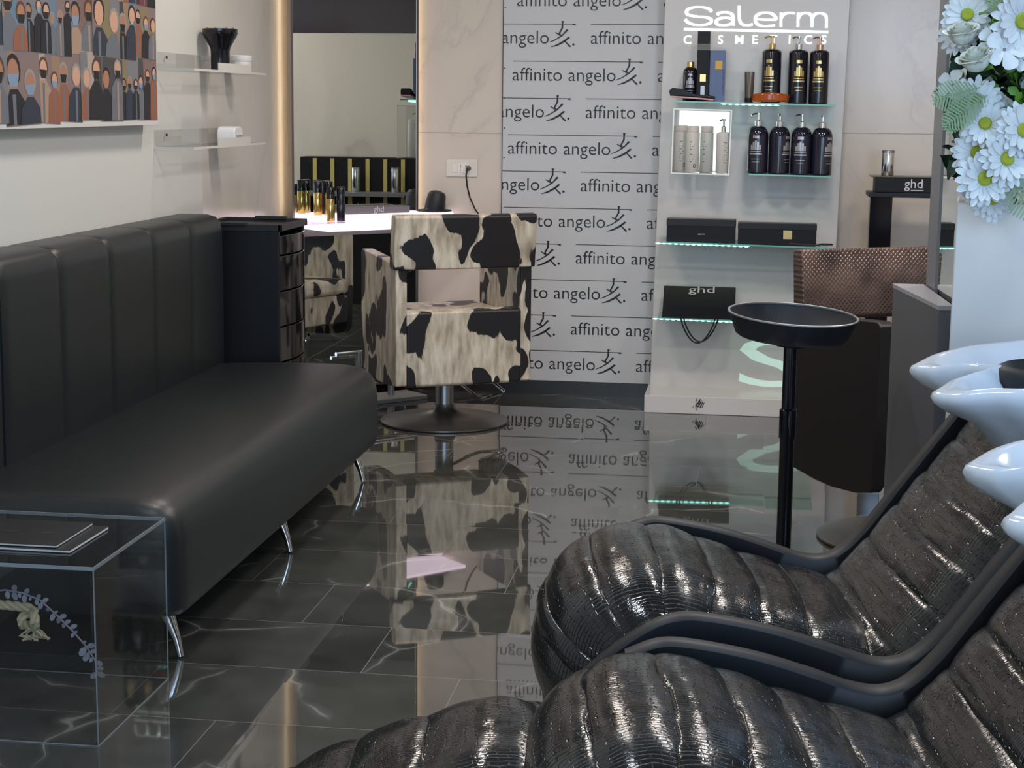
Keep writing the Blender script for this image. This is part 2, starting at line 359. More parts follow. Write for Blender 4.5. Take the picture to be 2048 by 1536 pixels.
for x_, sgn in ((BX0, -1), (BX1, 1)):
    bmesh.ops.bisect_plane(bm, geom=bm.verts[:]+bm.edges[:]+bm.faces[:], plane_co=(x_, 0, 0), plane_no=(sgn, 0, 0), clear_outer=True)
bmesh.ops.bisect_plane(bm, geom=bm.verts[:]+bm.edges[:]+bm.faces[:], plane_co=(0, 0, .075), plane_no=(0, 0, -1), clear_outer=True)
bm.to_mesh(lo.data); bm.free(); P(lo)
# ------------------------------------------------------------------ backlit product display (leans a hair to the right)
TA = R(.85); tx, tz = Vector((math.cos(TA), 0, -math.sin(TA))), Vector((math.sin(TA), 0, math.cos(TA)))
TYF = 8.62                                    # front face of the upright panel
def TP(u, w, y=TYF): return Vector((-.482, y, .07)) + tx*u + tz*w
def T2(x, y, Y=TYF):
    p = at(x, y, 'Y', Y)-Vector((-.482, Y, .07)); return p.dot(tx), p.dot(tz)
def tbox(mb, u0, u1, w0, w1, y0, y1):
    mb.prism([(u0, w0), (u1, w0), (u1, w1), (u0, w1)], lambda p, t: TP(p[0], p[1], t), y0, y1)
tot = empty('product_display', (-.03, 8.5, 0), 'tall white lit cosmetics display tower standing against the back wall', 'display stand')
b = MB(); tbox(b, 0, .90, .0, 2.75, TYF, YB-.016); P(b.build('upright_panel', M_white, tot, bevel=.004))
b = MB(); b.box(-.492, .432, 8.32, YB-.016, 0, .089); P(b.build('plinth', M_white, tot, bevel=.004))
k_ = at(1395, 815, 'Y', 8.32)
b = MB(); random.seed(4)
for i in range(26):
    x_ = k_[0]+random.gauss(0, .012); z_ = .045+random.gauss(0, .013); l_ = random.uniform(.01, .03)
    b.poly([(x_, 8.3192, z_), (x_+.0025, 8.3192, z_), (x_+.004+l_*.4, 8.3192, min(.085, z_+l_)), (x_+l_*.4, 8.3192, min(.085, z_+l_))])
P(b.build('scuff_mark', mat('scuff', (70, 68, 72), .6), tot, recalc=False))
b = MB(); y_ = TYF-.0008
u0_, w0_ = T2(1369, 54, y_); u1_, _ = T2(1657, 56, y_)
def cat(pts, n=6):
    P_ = [Vector(p) for p in pts]; out = []
    for i in range(len(P_)-1):
        a, p, q, c = P_[max(i-1, 0)], P_[i], P_[i+1], P_[min(i+2, len(P_)-1)]
        for k in range(n): t = k/n; out.append(.5*((2*p)+(q-a)*t+(2*a-5*p+4*q-c)*t*t+(3*p-a-3*q+c)*t**3))
    return out+[P_[-1]]
def ribbon(mb, pts, wv, wh):
    q = cat(pts); rows = []
    for i, p in enumerate(q):
        d = (q[min(i+1, len(q)-1)]-q[max(i-1, 0)]).normalized(); w = (wv*abs(d.y)+wh*abs(d.x))/2; nn = Vector((-d.y, d.x))*w; row = []
        for e in (p+nn, p-nn): uu, ww = T2(1280+e.x/3.841, e.y/3.841-.5, y_); row.append(TP(uu, ww, y_))
        rows.append(row)
    mb.grid(rows)
for l_ in ([(552, 92), (520, 66), (450, 56), (385, 66), (356, 92), (372, 116), (430, 128), (500, 134), (546, 150), (540, 178), (490, 193), (420, 192), (372, 176), (346, 150)],
           [(592, 118), (610, 102), (660, 96), (700, 108), (716, 130), (718, 200)], [(712, 152), (670, 138), (615, 143), (584, 166), (598, 190), (650, 197), (700, 185), (716, 165)],
           [(762, 46), (762, 120), (766, 160), (785, 188), (825, 197), (866, 188)],
           [(888, 150), (1036, 152), (1030, 120), (990, 101), (940, 101), (896, 122), (884, 155), (902, 188), (955, 204), (1036, 196)],
           [(1084, 98), (1083, 150), (1082, 208)], [(1086, 140), (1100, 115), (1140, 102), (1192, 104)],
           [(1216, 100), (1214, 150), (1213, 210)], [(1218, 142), (1232, 114), (1270, 102), (1308, 112), (1322, 140), (1322, 212)], [(1324, 142), (1340, 114), (1378, 103), (1418, 114), (1432, 142), (1432, 216)]): ribbon(b, l_, 20, 14)
P(b.build('logo_lettering', M_sign, tot, recalc=False))
b = MB(); ub, wb = T2(1369, 58.4, y_); b.prism([(u0_-.002, wb-.006), (u1_, wb-.006), (u1_, wb+.006), (u0_-.002, wb+.006)], lambda p, t: TP(p[0], p[1], t), y_, TYF)
P(b.build('logo_underline', M_sign, tot))
b = MB()
for i, ch in enumerate('COSMETICS'):
    uu, ww = T2(1367+i*34.4+(4 if ch == 'I' else 0), 87.5, y_)
    add_text(b, text_mb(ch, height=.042, offset=.010), TP(uu, ww, y_), tx, tz)
P(b.build('tagline_lettering', M_sign, tot, recalc=False))
b = MB(); uu, ww = T2(1476, 770, y_)
add_text(b, text_mb('S', width=.34, height=.245, offset=-.0), TP(uu, ww, y_), tx, tz)
P(b.build('stencil_letter', emis('sign_pale', (196, 222, 212), .30), tot, recalc=False))
# glass shelves
def shelf(px0, px1, py, name, lit, y0=8.38, label=None):
    a0, w_ = T2(px0, py, y0); a1, _ = T2(px1, py, y0)
    s_ = MB(); tbox(s_, a0, a1, w_-.006, w_, y0, TYF); g_ = P(s_.build(name, M_glass, tot))
    e_ = MB(); tbox(e_, a0, a1, w_-.0065, w_+.0005, y0-.002, y0); e = P(e_.build('glass_edge', M_glassedge, tot))
    if lit:
        l_ = MB(); n_ = int((lit[1]-lit[0])/.028)
        for i in range(n_):
            q = lit[0]+(i+.5)*(lit[1]-lit[0])/n_; tbox(l_, q-.0075, q+.0075, w_-.013, w_-.0065, y0-.001, y0+.008)
        tbox(l_, lit[0], lit[1], w_-.0105, w_-.0085, y0+.001, y0+.006)
        P(l_.build('led_strip', M_led, tot))
    return a0, a1, w_
s1 = shelf(1345, 1672, 201.5, 'glass_shelf', (.30, .58))
s2 = shelf(1497, 1665, 347.5, 'glass_shelf', None)
s3 = shelf(1325, 1658, 483, 'glass_shelf', (.012, .47))
s4 = shelf(1315, 1640, 634, 'glass_shelf', (.012, .42))
# clear lit box
a0, w0 = T2(1344, 345, 8.36); a1, w1 = T2(1462, 222, 8.36)
b = MB()
for q in ((a0, a1, w0-.005, w0), (a0, a1, w1, w1+.005), (a0-.005, a0, w0-.005, w1+.005), (a1, a1+.005, w0-.005, w1+.005)): tbox(b, *q, 8.36, TYF)
P(b.build('clear_box', M_acryl, tot))
b = MB()
for q in ((a0, a1, w0-.006, w0), (a0, a1, w1, w1+.006), (a0-.006, a0, w0-.006, w1+.006), (a1, a1+.006, w0-.006, w1+.006)): tbox(b, *q, 8.358, 8.36)
P(b.build('box_edge', mat('bright_acrylic_edge', (235, 238, 235), .2), tot))
b = MB(); tbox(b, a0+.015, a1-.01, w0+.004, w1-.006, TYF-.004, TYF); P(b.build('light_panel', M_box, tot))
# ---- bottles. prototypes are built around the origin, on z = 0
def bottle(name, label, cat, r, h, body, shoulder, pump=None, capm=None, band=None, group=None, base=None, capr=.8, caph=.03, mark=None):
    t = empty(name, (0, 0, 0), label, cat, 0, group)
    hh = h; prof = [(r*.93, 0), (r, .004), (r, hh-shoulder)]
    for i in range(1, 6):
        a = i/5*math.pi/2; prof.append((r-(r-r*.36)*(1-math.cos(a)), hh-shoulder+shoulder*math.sin(a)))
    b = MB(); b.lathe(prof, seg=28); b.build('body', body, t, smooth=True)
    if base: b = MB(); b.lathe([(r*1.01, 0), (r*1.03, .002), (r*1.03, .018), (r*1.01, .019)], seg=28); b.build('clear_base', base, t, smooth=True)
    if pump:
        b = MB(); b.lathe([(r*.36, hh-.002), (r*.38, hh+.024), (.0075, hh+.026), (.006, hh+.028), (.0055, hh+.052), (.010, hh+.053), (.010, hh+.062), (.004, hh+.063)], seg=16)
        b.tube([(0, 0, hh+.058), (-.018, -.012, hh+.059), (-.032, -.022, hh+.052)], .0042, 8); b.build('pump', pump, t, smooth=True)
    if capm: b = MB(); b.lathe([(r*capr, hh-.004), (r*capr, hh+caph), (r*capr*.9, hh+caph+.003)], seg=24); b.build('cap', capm, t, smooth=True)
    if band:
        b = MB()
        def patch(a0, a1, z0, z1, rr=1.012, n=6):
            for i in range(n):
                q0 = a0+(a1-a0)*i/n; q1 = a0+(a1-a0)*(i+1)/n
                b.poly([(r*rr*math.cos(q), r*rr*math.sin(q), z) for q, z in ((q0, z0), (q1, z0), (q1, z1), (q0, z1))])
        for i in range(5):   # dome-shaped crest built of narrow bars
            w_ = (5-abs(i-2)**1.6*.8)*.0075
            a = -math.pi/2+(i-2)*.21; patch(a-.095, a+.095, hh*.50, hh*.50+w_*(hh/.19), 1.012, 1)
        patch(-math.pi/2-.55, -math.pi/2+.55, hh*.455, hh*.475); patch(-math.pi/2-.62, -math.pi/2+.62, hh*.40, hh*.43); patch(-math.pi/2-.3, -math.pi/2+.3, hh*.74, hh*.80)
        patch(-math.pi/2-.45, -math.pi/2+.45, hh*.30, hh*.31); patch(-math.pi/2-.35, -math.pi/2+.35, hh*.24, hh*.25)
        b.build('label', band, t, recalc=False)
    return t
def place(o, px_, py_, Y, rz=0):
    p = at(px_, py_, 'Y', Y); o.location = p; o.rotation_euler[2] = rz; return o
ZT = lambda px_, py_, Y: at(px_, py_, 'Y', Y)
M_dark = mat('dark_bottle', (.010, .010, .018), .14); M_silver = mat('silver_print', (.45, .45, .48), .35, .6)
def on_shelf(o, px_, shelf_w, Y, rz=0):
    u_ = T2(px_, 200, Y)[0]
    for _ in range(3):
        p = TP(u_, shelf_w, Y)
    o.location = p+Vector((0, 0, .0015)); o.rotation_euler[2] = rz; return o
# first shelf: tall bottles with square-ish shoulders
t1 = bottle('pump_bottle', 'tall black shampoo bottle with gold pump behind orange glasses, on upper glass shelf', 'bottle', .046, .26, M_dark, .018, M_gold, None, M_gold, 'tall pump bottles on the upper glass shelf')
def put(o, pxc, pyb, Y, sw, rz=0):
    p = at(pxc, pyb, 'Y', Y); u_ = (p-Vector((-.482, Y, .07))).dot(tx); o.location = TP(u_, sw, Y)+Vector((0, 0, .001)); o.rotation_euler[2] = rz; return o
put(t1, 1541, 200, 8.50, s1[2], -.3)
t2 = dup(t1, label='tall black shampoo bottle with silver pump, middle of three on upper glass shelf'); put(t2, 1594, 200, 8.50, s1[2], .1)
t3 = dup(t1, label='tall black shampoo bottle with copper pump at right end of upper glass shelf'); put(t3, 1636, 202, 8.50, s1[2], -.1)
for c in t2.children:
    if c.name.startswith('pump'): c.data = c.data.copy(); c.data.materials[0] = M_chrome
for c in t3.children:
    if c.name.startswith('pump'): c.data = c.data.copy(); c.data.materials[0] = mat('copper', (.75, .5, .36), .25, .9)
# second shelf: four round-shouldered bottles with silver pumps
f1 = bottle('pump_bottle', 'rounded dark bottle with silver pump, leftmost of four on lower glass shelf', 'bottle', .0505, .228, mat('midnight_bottle', (.012, .011, .026), .08), .05, M_chrome, None, M_silver, 'round shouldered pump bottles on the right glass shelf', M_acryl)
put(f1, 1514, 340, 8.46, s2[2]+.0005, -.2)
for i, (x_, rz) in enumerate(((1557, .9), (1601, -.1), (1642, .8))):
    f = dup(f1, label='rounded dark bottle with silver pump, %s on lower glass shelf' % ('second from the left', 'third from the left', 'rightmost of four')[i]); put(f, x_, 340, 8.46, s2[2]+.0005, rz)
# box: white bottles
M_wb = mat('white_bottle', (205, 203, 198), .3)
def white_bottle(label, txt, rz, pump=False):
    t = bottle('shampoo_bottle', label, 'bottle', .034, .20, M_wb, .01, M_chrome if pump else None, None if pump else mat('pale_cap', (214, 206, 200), .3), None, 'white bottles in the lit clear box', capr=.94, caph=.022)
    b = MB(); 
    def onc(V, F, a0, z0):
        n = len(b.v); b.v += [Vector((.0346*math.cos(a0+x/.0346), .0346*math.sin(a0+x/.0346), z0+y)) for x, y in V]
        for f_ in F: b.face([n+i for i in f_])
    if txt: onc(*text_mb(txt, height=.020, offset=.02), -math.pi/2+.15, .022)
    for k in range(9):
        z_ = .05+k*.012; w_ = .010+.012*((k*7) % 5)/4
        onc([(0, 0), (w_, 0), (w_, .0035), (0, .0035)], [[0, 1, 2, 3]], -math.pi/2-.35, z_)
    b.build('label', mat('grey_print', (96, 94, 92), .5), t, recalc=False); t.rotation_euler[2] = rz; return t
for x_, l_, tx_, rz, pm in ((1361, 'white bottle printed 2, leftmost in the lit clear box', '2', .2, False), (1384, 'white bottle printed 0, second in the lit clear box', '0', 0, False),
                    (1412, 'white bottle without number, third in the lit clear box', '', -.2, False), (1445, 'white bottle with grey label lines at right end of the lit clear box', '', .5, True)):
    o = white_bottle(l_, tx_, rz, pm); put(o, x_, 340, 8.53 if x_ in (1361, 1412) else 8.44, w0+.0005, rz)
# top shelf left: spray, tall box, blue box, brush
o = bottle('spray_bottle', 'small black bottle with gold cap beside tall box, upper glass shelf', 'bottle', .036, .165, M_dark, .035, None, M_gold, M_silver, None, capr=.5, caph=.022); put(o, 1380, 190, 8.50, s1[2])
def carton(name, label, cat, w_, d_, h_, m_, px0, Y, sw, rz=0, prints=(), cap=None):
    t = empty(name, (0, 0, 0), label, cat, rz)
    b = MB(); b.box(-w_/2, w_/2, -d_/2, d_/2, 0, h_); b.build('box', m_, t, bevel=.0015)
    for i, (x0, x1, z0, z1, mm, nm) in enumerate(prints):
        b = MB(); b.poly([(x0, -d_/2-.0008, z0), (x1, -d_/2-.0008, z0), (x1, -d_/2-.0008, z1), (x0, -d_/2-.0008, z1)]); b.build(nm, mm, t, recalc=False)
    put(t, px0, 195, Y, sw, rz); return t
carton('product_box', 'tall narrow black carton with gold square, upper glass shelf', 'box', .060, .05, .335, M_matte, 1405, 8.475, s1[2], 0,
       ((-.014, .014, .095, .13, M_gold, 'gold_seal'), (-.03, .03, .245, .275, mat('grey_band', (84, 78, 70), .3, .5), 'print_band'), (-.010, .010, .03, .075, M_silver, 'print_text')))
bb = carton('product_box', 'blue grey carton with yellow square and vertical lettering, upper glass shelf', 'box', .075, .045, .245, mat('blue_card', (92, 110, 150), .45), 1433, 8.45, s1[2], .12,
       ((-.012, .022, .155, .195, mat('yellow_foil', (214, 168, 60), .4), 'yellow_seal'),))
b = MB(); add_text(b, text_mb('HYDRAGENIST', width=.125, height=.009), (.033, -.0235, .03), (0, 0, 1), (-1, 0, 0)); b.build('print_text', mat('navy_print', (36, 42, 78), .5), bb, recalc=False)
hb = empty('hair_brush', (0, 0, 0), 'flat black brush with pink underside lying on upper glass shelf', 'brush')
b = MB(); b.prism([(-.11, .012), (-.02, .008), (.10, .0), (.11, .006), (.10, .012), (0, .022), (-.06, .045), (-.10, .05), (-.115, .035)], lambda p, t: (p[0], t, p[1]+.012), -.03, .03); b.build('brush_back', M_black, hb, bevel=.004)
b = MB(); b.prism([(-.113, .006), (.0, .0), (.10, -.008), (.10, 0), (0, .008), (-.11, .014)], lambda p, t: (p[0], t, p[1]+.010), -.028, .028); b.build('brush_pad', mat('pink_rubber', (214, 150, 160), .4), hb, bevel=.002)
put(hb, 1386, 195, 8.415, s1[2]); hb.location.z += .001
tb = empty('cream_tube', (0, 0, 0), 'small grey brown tube standing on its cap, upper glass shelf', 'tube')
b = MB(); b.grid([[((.020+.004*k_)*math.cos(a)*1, (.019*(1-k_)+.002)*math.sin(a), .022+.125*k_) for a in [i*math.pi/8 for i in range(16)]] for k_ in (0, .33, .66, 1)], True)
b.face([48+i for i in range(16)]); b.build('tube_body', mat('taupe_tube', (88, 80, 74), .25, .4), tb, smooth=True)
b = MB(); b.lathe([(.020, 0), (.021, .022), (.018, .024)], seg=20); b.build('cap', M_black, tb, smooth=True); put(tb, 1498, 195, 8.47, s1[2])
gl = empty('sunglasses', (0, 0, 0), 'orange tinted wraparound glasses lying on upper glass shelf', 'glasses')
b = MB(); rows = []
for k in range(9):
    a = R(200+k*17.5); z0, z1 = .006, .052-.012*abs(k-4)/4
    rows.append([(.095*math.cos(a), .055*math.sin(a), z0+(z1-z0)*q) for q in (0, .25, .5, .75, 1)])
b.grid(rows); o = b.build('lens', mat('amber_lens', (196, 92, 24), .06, 0, Transmission_Weight=.35), gl, smooth=True); md = o.modifiers.new('s', 'SOLIDIFY'); md.thickness = .003
b = MB(); b.tube([(-.089, -.02, .03), (-.085, .03, .025), (-.05, .07, .012)], .003, 8); b.tube([(.089, -.02, .03), (.085, .03, .025), (.05, .07, .012)], .003, 8); b.build('temple_arm', M_black, gl, smooth=True)
put(gl, 1541, 197, 8.44, s1[2])
# third shelf: two long black boxes and a straightener
def longbox(label, px0, px1, Y, hz, seal):
    u0, _ = T2(px0, 470, Y); u1, _ = T2(px1, 470, Y); w_ = u1-u0
    t = empty('long_box', (0, 0, 0), label, 'box')
    b = MB(); b.box(-w_/2, w_/2, -.05, .05, 0, hz*.72); b.build('box', M_matte, t, bevel=.002)
    b = MB(); b.box(-w_/2-.0015, w_/2+.0015, -.0515, .0515, hz*.70, hz); b.build('lid', mat('black_lid', (.010, .010, .012), .35, 0, Specular_IOR_Level=.35), t, bevel=.002)
    b = MB()
    if seal: b.poly([(.03, -.0525, .03), (.072, -.0525, .03), (.072, -.0525, .072), (.03, -.0525, .072)])
    else: add_text(b, text_mb('remington'[:0]+'salerm', width=.035), (-.015, -.0525, .036), (1, 0, 0), (0, 0, 1))
    b.build('seal' if seal else 'print_text', M_gold if seal else M_silver, t, recalc=False)
    put(t, (px0+px1)/2, 470, Y, s3[2]); return t
longbox('long black box without seal, left of two on the third shelf', 1334, 1471, 8.46, .112, False)
longbox('long black box with gold square seal, right of two on the third shelf', 1476, 1632, 8.46, .105, True)
st = empty('hair_straightener', (0, 0, 0), 'slim dark hair straightener lying at the right end of the third shelf', 'hair straightener')
b = MB(); b.box(-.10, .05, -.008, .012, .0, .008, Matrix.Rotation(R(2), 4, 'Y')); b.lathe([(.012, 0), (.017, .002), (.017, .008), (.012, .010)], (.078, 0, .003), 18, None, 2.0, 1); b.build('body', mat('dark_rose_metal', (70, 52, 50), .25, .6), st, bevel=.001)
put(st, 1620, 480, 8.393, s3[2]+.004)
# fourth shelf: paper bag lying with handles hanging down
bg = empty('gift_bag', (0, 0, 0), 'black ghd paper bag lying on the lowest glass shelf, cord handles hanging', 'bag')
w_ = T2(1470, 600, 8.46)[0]-T2(1325, 600, 8.46)[0]
b = MB(); b.prism([(-.085, .0), (.10, .0), (.10, .135), (.085, .142), (.02, .05), (-.02, .03)], lambda p, t: (t, p[0], p[1]), -w_/2, w_/2); b.build('bag_body', M_matte, bg, bevel=.002)
b = MB(); e_ = Vector((0, .065, .092)).normalized(); add_text(b, text_mb('ghd', width=.13, height=.036, offset=.0), (-.055, .02+.045, .05+.060), (1, 0, 0), e_); 
for v in b.v: v += Vector((0, -.004, .0035))
b.build('print_text', mat('silver_foil', (.55, .55, .56), .3, .8), bg, recalc=False)
for k in (0, 1):
    b = MB(); b.tube([(-.085+k*.015+.17*q/16+(-.0), -.088-.006*k, .004-.125*math.sin(math.pi*q/16)**.75*(.94 if k else 1)) for q in range(17)], .0038, 8); b.build('cord_handle', M_black, bg, smooth=True)
put(bg, 1397, 630, 8.46, s4[2])
# ------------------------------------------------------------------ stand with box beside the display
pst = empty('pedestal_stand', (.7, 8.4, 0), 'slim black stand with flat top behind the snakeskin chair', 'stand')
b = MB(); b.box(.567, .672, 8.36, 8.46, .02, 1.085); P(b.build('post', M_gloss, pst, bevel=.003))
b = MB(); b.box(.555, 1.0, 8.30, 8.52, 1.085, 1.108); P(b.build('top_board', M_black, pst, bevel=.003))
b = MB(); b.box(.52, .95, 8.28, 8.54, 0, .02); P(b.build('base_plate', M_black, pst, bevel=.003))
gb = empty('product_box', (.76, 8.40, 1.109), 'black ghd box on the slim stand, chrome can on top', 'box')
b = MB(); b.box(-.175, .22, -.085, .085, 0, .07); b.build('box', M_matte, gb, bevel=.002)
b = MB(); b.box(-.195, .225, -.09, .09, .070, .076); b.build('lid', mat('bronze_lid', (92, 80, 62), .25, .7), gb, bevel=.001)
b = MB(); add_text(b, text_mb('ghd', height=.042, offset=0), (-.04, -.087, .022), (1, 0, 0), (0, 0, 1)); b.box(-.01, .05, -.0872, -.087, .010, .013); b.build('print_text', mat('white_print', (210, 205, 215), .4), gb, recalc=False)
def chrome_can(label, loc, rz=0, grp='chrome spray cans', h=.118):
    t = empty('spray_can', loc, label, 'can', 0, grp)
    b = MB(); b.lathe([(.029, 0), (.030, .003), (.030, h-.012), (.0295, h-.01)], seg=28); b.build('can_body', M_chrome, t, smooth=True)
    b = MB(); b.lathe([(.0285, h-.0105), (.0305, h-.01), (.0305, h), (.028, h+.002)], seg=28); b.build('cap', M_steel, t, smooth=True); return t
chrome_can('short chrome can standing on the ghd box', (.645, 8.40, 1.186))
# ------------------------------------------------------------------ mirror station in the corner
A_ = Vector((-2.25, 8.22, 0)); mu = Vector((1, 1, 0)).normalized(); mn = Vector((1, -1, 0)).normalized()
ml = .75
def MS(u, n, z): return A_+mu*u+mn*n+Vector((0, 0, z))
def mbox(mb, u0, u1, n0, n1, z0, z1): mb.prism([(u0, n0), (u1, n0), (u1, n1), (u0, n1)], lambda p, t: MS(p[0], p[1], t), z0, z1)
mr = empty('wall_mirror', MS(ml/2, -.02, 0), 'tall backlit mirror set across the corner behind the cow print chair', 'mirror')
b = MB(); mbox(b, .012, ml-.012, -.004, 0, .06, 2.7); P(b.build('mirror_pane', M_mirror, mr))
b = MB(); mbox(b, .0, ml, -.035, -.005, .05, 2.71); mbox(b, 0, .012, -.005, .003, .05, 2.71); mbox(b, ml-.012, ml, -.005, .003, .05, 2.71); P(b.build('mirror_frame', mat('grey_aluminium', (120, 118, 120), .3, .7), mr))
b = MB(); mbox(b, .03, .042, -.050, -.040, .95, 2.65); P(b.build('led_strip', emis('warm_led_soft', (255, 226, 188), 7), mr)); b = MB(); mbox(b, ml-.035, ml-.02, -.055, -.040, .9, 2.65); P(b.build('led_strip', M_warm, mr))
vs = empty('vanity_shelf', MS(ml/2, .15, 0), 'glowing white acrylic shelf under the corner mirror', 'shelf')
b = MB(); mbox(b, .03, ml+.12, .006, .15, .925, .95); P(b.build('shelf_slab', M_glow, vs, bevel=.002))
b = MB(); mbox(b, .02, ml+.10, .02, .31, .885, .90); P(b.build('lower_slab', M_glow, vs, bevel=.002))
b = MB(); mbox(b, .02, ml+.10, .15, .31, .9005, .925); P(b.build('clear_front', M_acryl, vs))
b = MB(); mbox(b, .02, ml+.12, .006, .012, .84, .925); P(b.build('back_rail', M_steel, vs))
# bottles on the shelf
M_goldb = mat('gold_bottle', (.60, .42, .14), .15, .85)
g1 = bottle('hair_oil_bottle', 'gold bottle with black cap, leftmost on the glowing shelf', 'bottle', .021, .115, M_goldb, .004, None, M_gloss, None, 'slim bottles on the glowing shelf', capr=.98, caph=.05)
g1.location = MS(.10, .08, .951)
d_ = dup(g1, MS(.145, .11, .951), 'gold bottle with black cap beside the mirror frame')
d_ = dup(g1, MS(.11, .185, .926), 'slim gold and black bottle in front of the mirror, left of the dark one')
d2 = dup(g1, MS(.16, .20, .926), 'slim dark blue bottle with black cap on the glowing shelf')
for c in d2.children:
    if c.name.startswith('body'): c.data = c.data.copy(); c.data.materials[0] = M_dark
g5 = dup(g1, MS(.17, .04, .951), 'slim all black bottle leaning shadow dark against the mirror')
for c in g5.children:
    if c.name.startswith('body'): c.data = c.data.copy(); c.data.materials[0] = M_black
g5['label'] = 'all black slim bottle standing closest to the mirror pane'
sb = empty('product_box', MS(.43, .075, .951), 'flat silver grey ghd box lying on the glowing shelf', 'box', R(45))
b = MB(); b.box(-.19, .19, -.045, .045, 0, .035); b.build('box', mat('silver_card', (128, 124, 128), .35, .4), sb, bevel=.002)
b = MB(); add_text(b, text_mb('ghd', width=.06), (-.03, -.0462, .010), (1, 0, 0), (0, 0, 1)); b.build('print_text', mat('pale_print', (190, 188, 192), .3), sb, recalc=False)
hn = empty('dryer_nozzle', MS(.79, .09, .951), 'black hat shaped dryer nozzle on the end of the glowing shelf', 'hair dryer nozzle')
b = MB(); b.lathe([(.088, 0), (.092, .004), (.088, .009), (.055, .012), (.050, .02)], seg=32); b.build('brim', M_satin, hn, smooth=True)
b = MB(); b.lathe([(.052, .010), (.052, .04), (.047, .085), (.038, .100), (.015, .108)], seg=32, M=Matrix.Rotation(R(10), 4, 'Y')); b.build('crown', M_satin, hn, smooth=True)
# foot rest plate in front of the mirror
fr = empty('foot_rest', (-1.80, 8.45, 0), 'grey steel foot rest plate with post under the corner mirror', 'foot rest', R(45))
b = MB(); b.box(-.16, .16, -.10, .10, 0, .022); b.build('plate', mat('pale_steel', (150, 150, 148), .35, .3), fr, bevel=.004)
b = MB(); b.lathe([(.018, .022), (.018, .20), (.016, .21)], seg=20); b.build('post', M_steel, fr, smooth=True)
b = MB(); b.tube([(-.14, 0, .205), (.14, 0, .205)], .012, 12); b.tube([(-.14, -.05, .18), (.14, -.05, .18)], .010, 12); b.build('foot_bar', M_chrome, fr, smooth=True)
# socket and cable
q0 = at(893, 318, 'Y', YB); q1 = at(955, 354, 'Y', YB)
so = empty('wall_socket', ((q0[0]+q1[0])/2, YB, (q0[2]+q1[2])/2), 'white wall socket plate with one plug, left of the banner', 'socket')
w_, h_ = (q1[0]-q0[0])/2, (q0[2]-q1[2])/2
b = MB(); b.box(-w_, w_, -.009, -.0005, -h_, h_); b.build('cover_plate', mat('socket_white', (226, 220, 208), .3), so, bevel=.003)
b = MB(); b.box(-w_*.62, -w_*.28, -.0125, -.009, -h_*.5, h_*.5); b.build('switch', mat('socket_white2', (232, 228, 218), .25), so, bevel=.001)
b = MB(); b.box(-w_*.24, w_*.62, -.0105, -.009, -h_*.5, h_*.5); b.build('socket_module', mat('socket_white3', (236, 232, 224), .25), so, bevel=.0005)
b = MB()
for x_ in (-.10, .24):
    for z_ in (-.012, 0, .012): b.lathe([(.0028, 0), (.0028, .001)], (w_*x_+.002, -.0104, z_), 10, Matrix.Rotation(R(90), 4, 'X'))
b.build('pin_hole', M_ink, so)
pg = empty('power_plug', ((q0[0]+q1[0])/2+w_*.45, YB-.012, (q0[2]+q1[2])/2), 'grey plug and black cable hanging from the wall socket', 'plug')
b = MB(); b.lathe([(.013, 0), (.014, .012), (.011, .028), (.006, .034)], (0, 0, 0), 18, Matrix.Rotation(R(90), 4, 'X')); b.build('plug_body', mat('grey_rubber', (92, 88, 86), .5), pg, smooth=True)
e0 = Vector(pg.location); pts = []
for x_, y_, Y in ((935, 338, YB-.045), (932, 350, YB-.05), (934, 372, YB-.045), (940, 396, YB-.04), (950, 418, YB-.04), (964, 438, YB-.04), (975, 470, YB-.04), (978, 520, YB-.04)): pts.append(at(x_, y_, 'Y', Y)-e0)
b = MB(); b.tube([(0, -.03, 0)]+pts, .0042, 10); b.build('cable', M_black, pg, smooth=True)
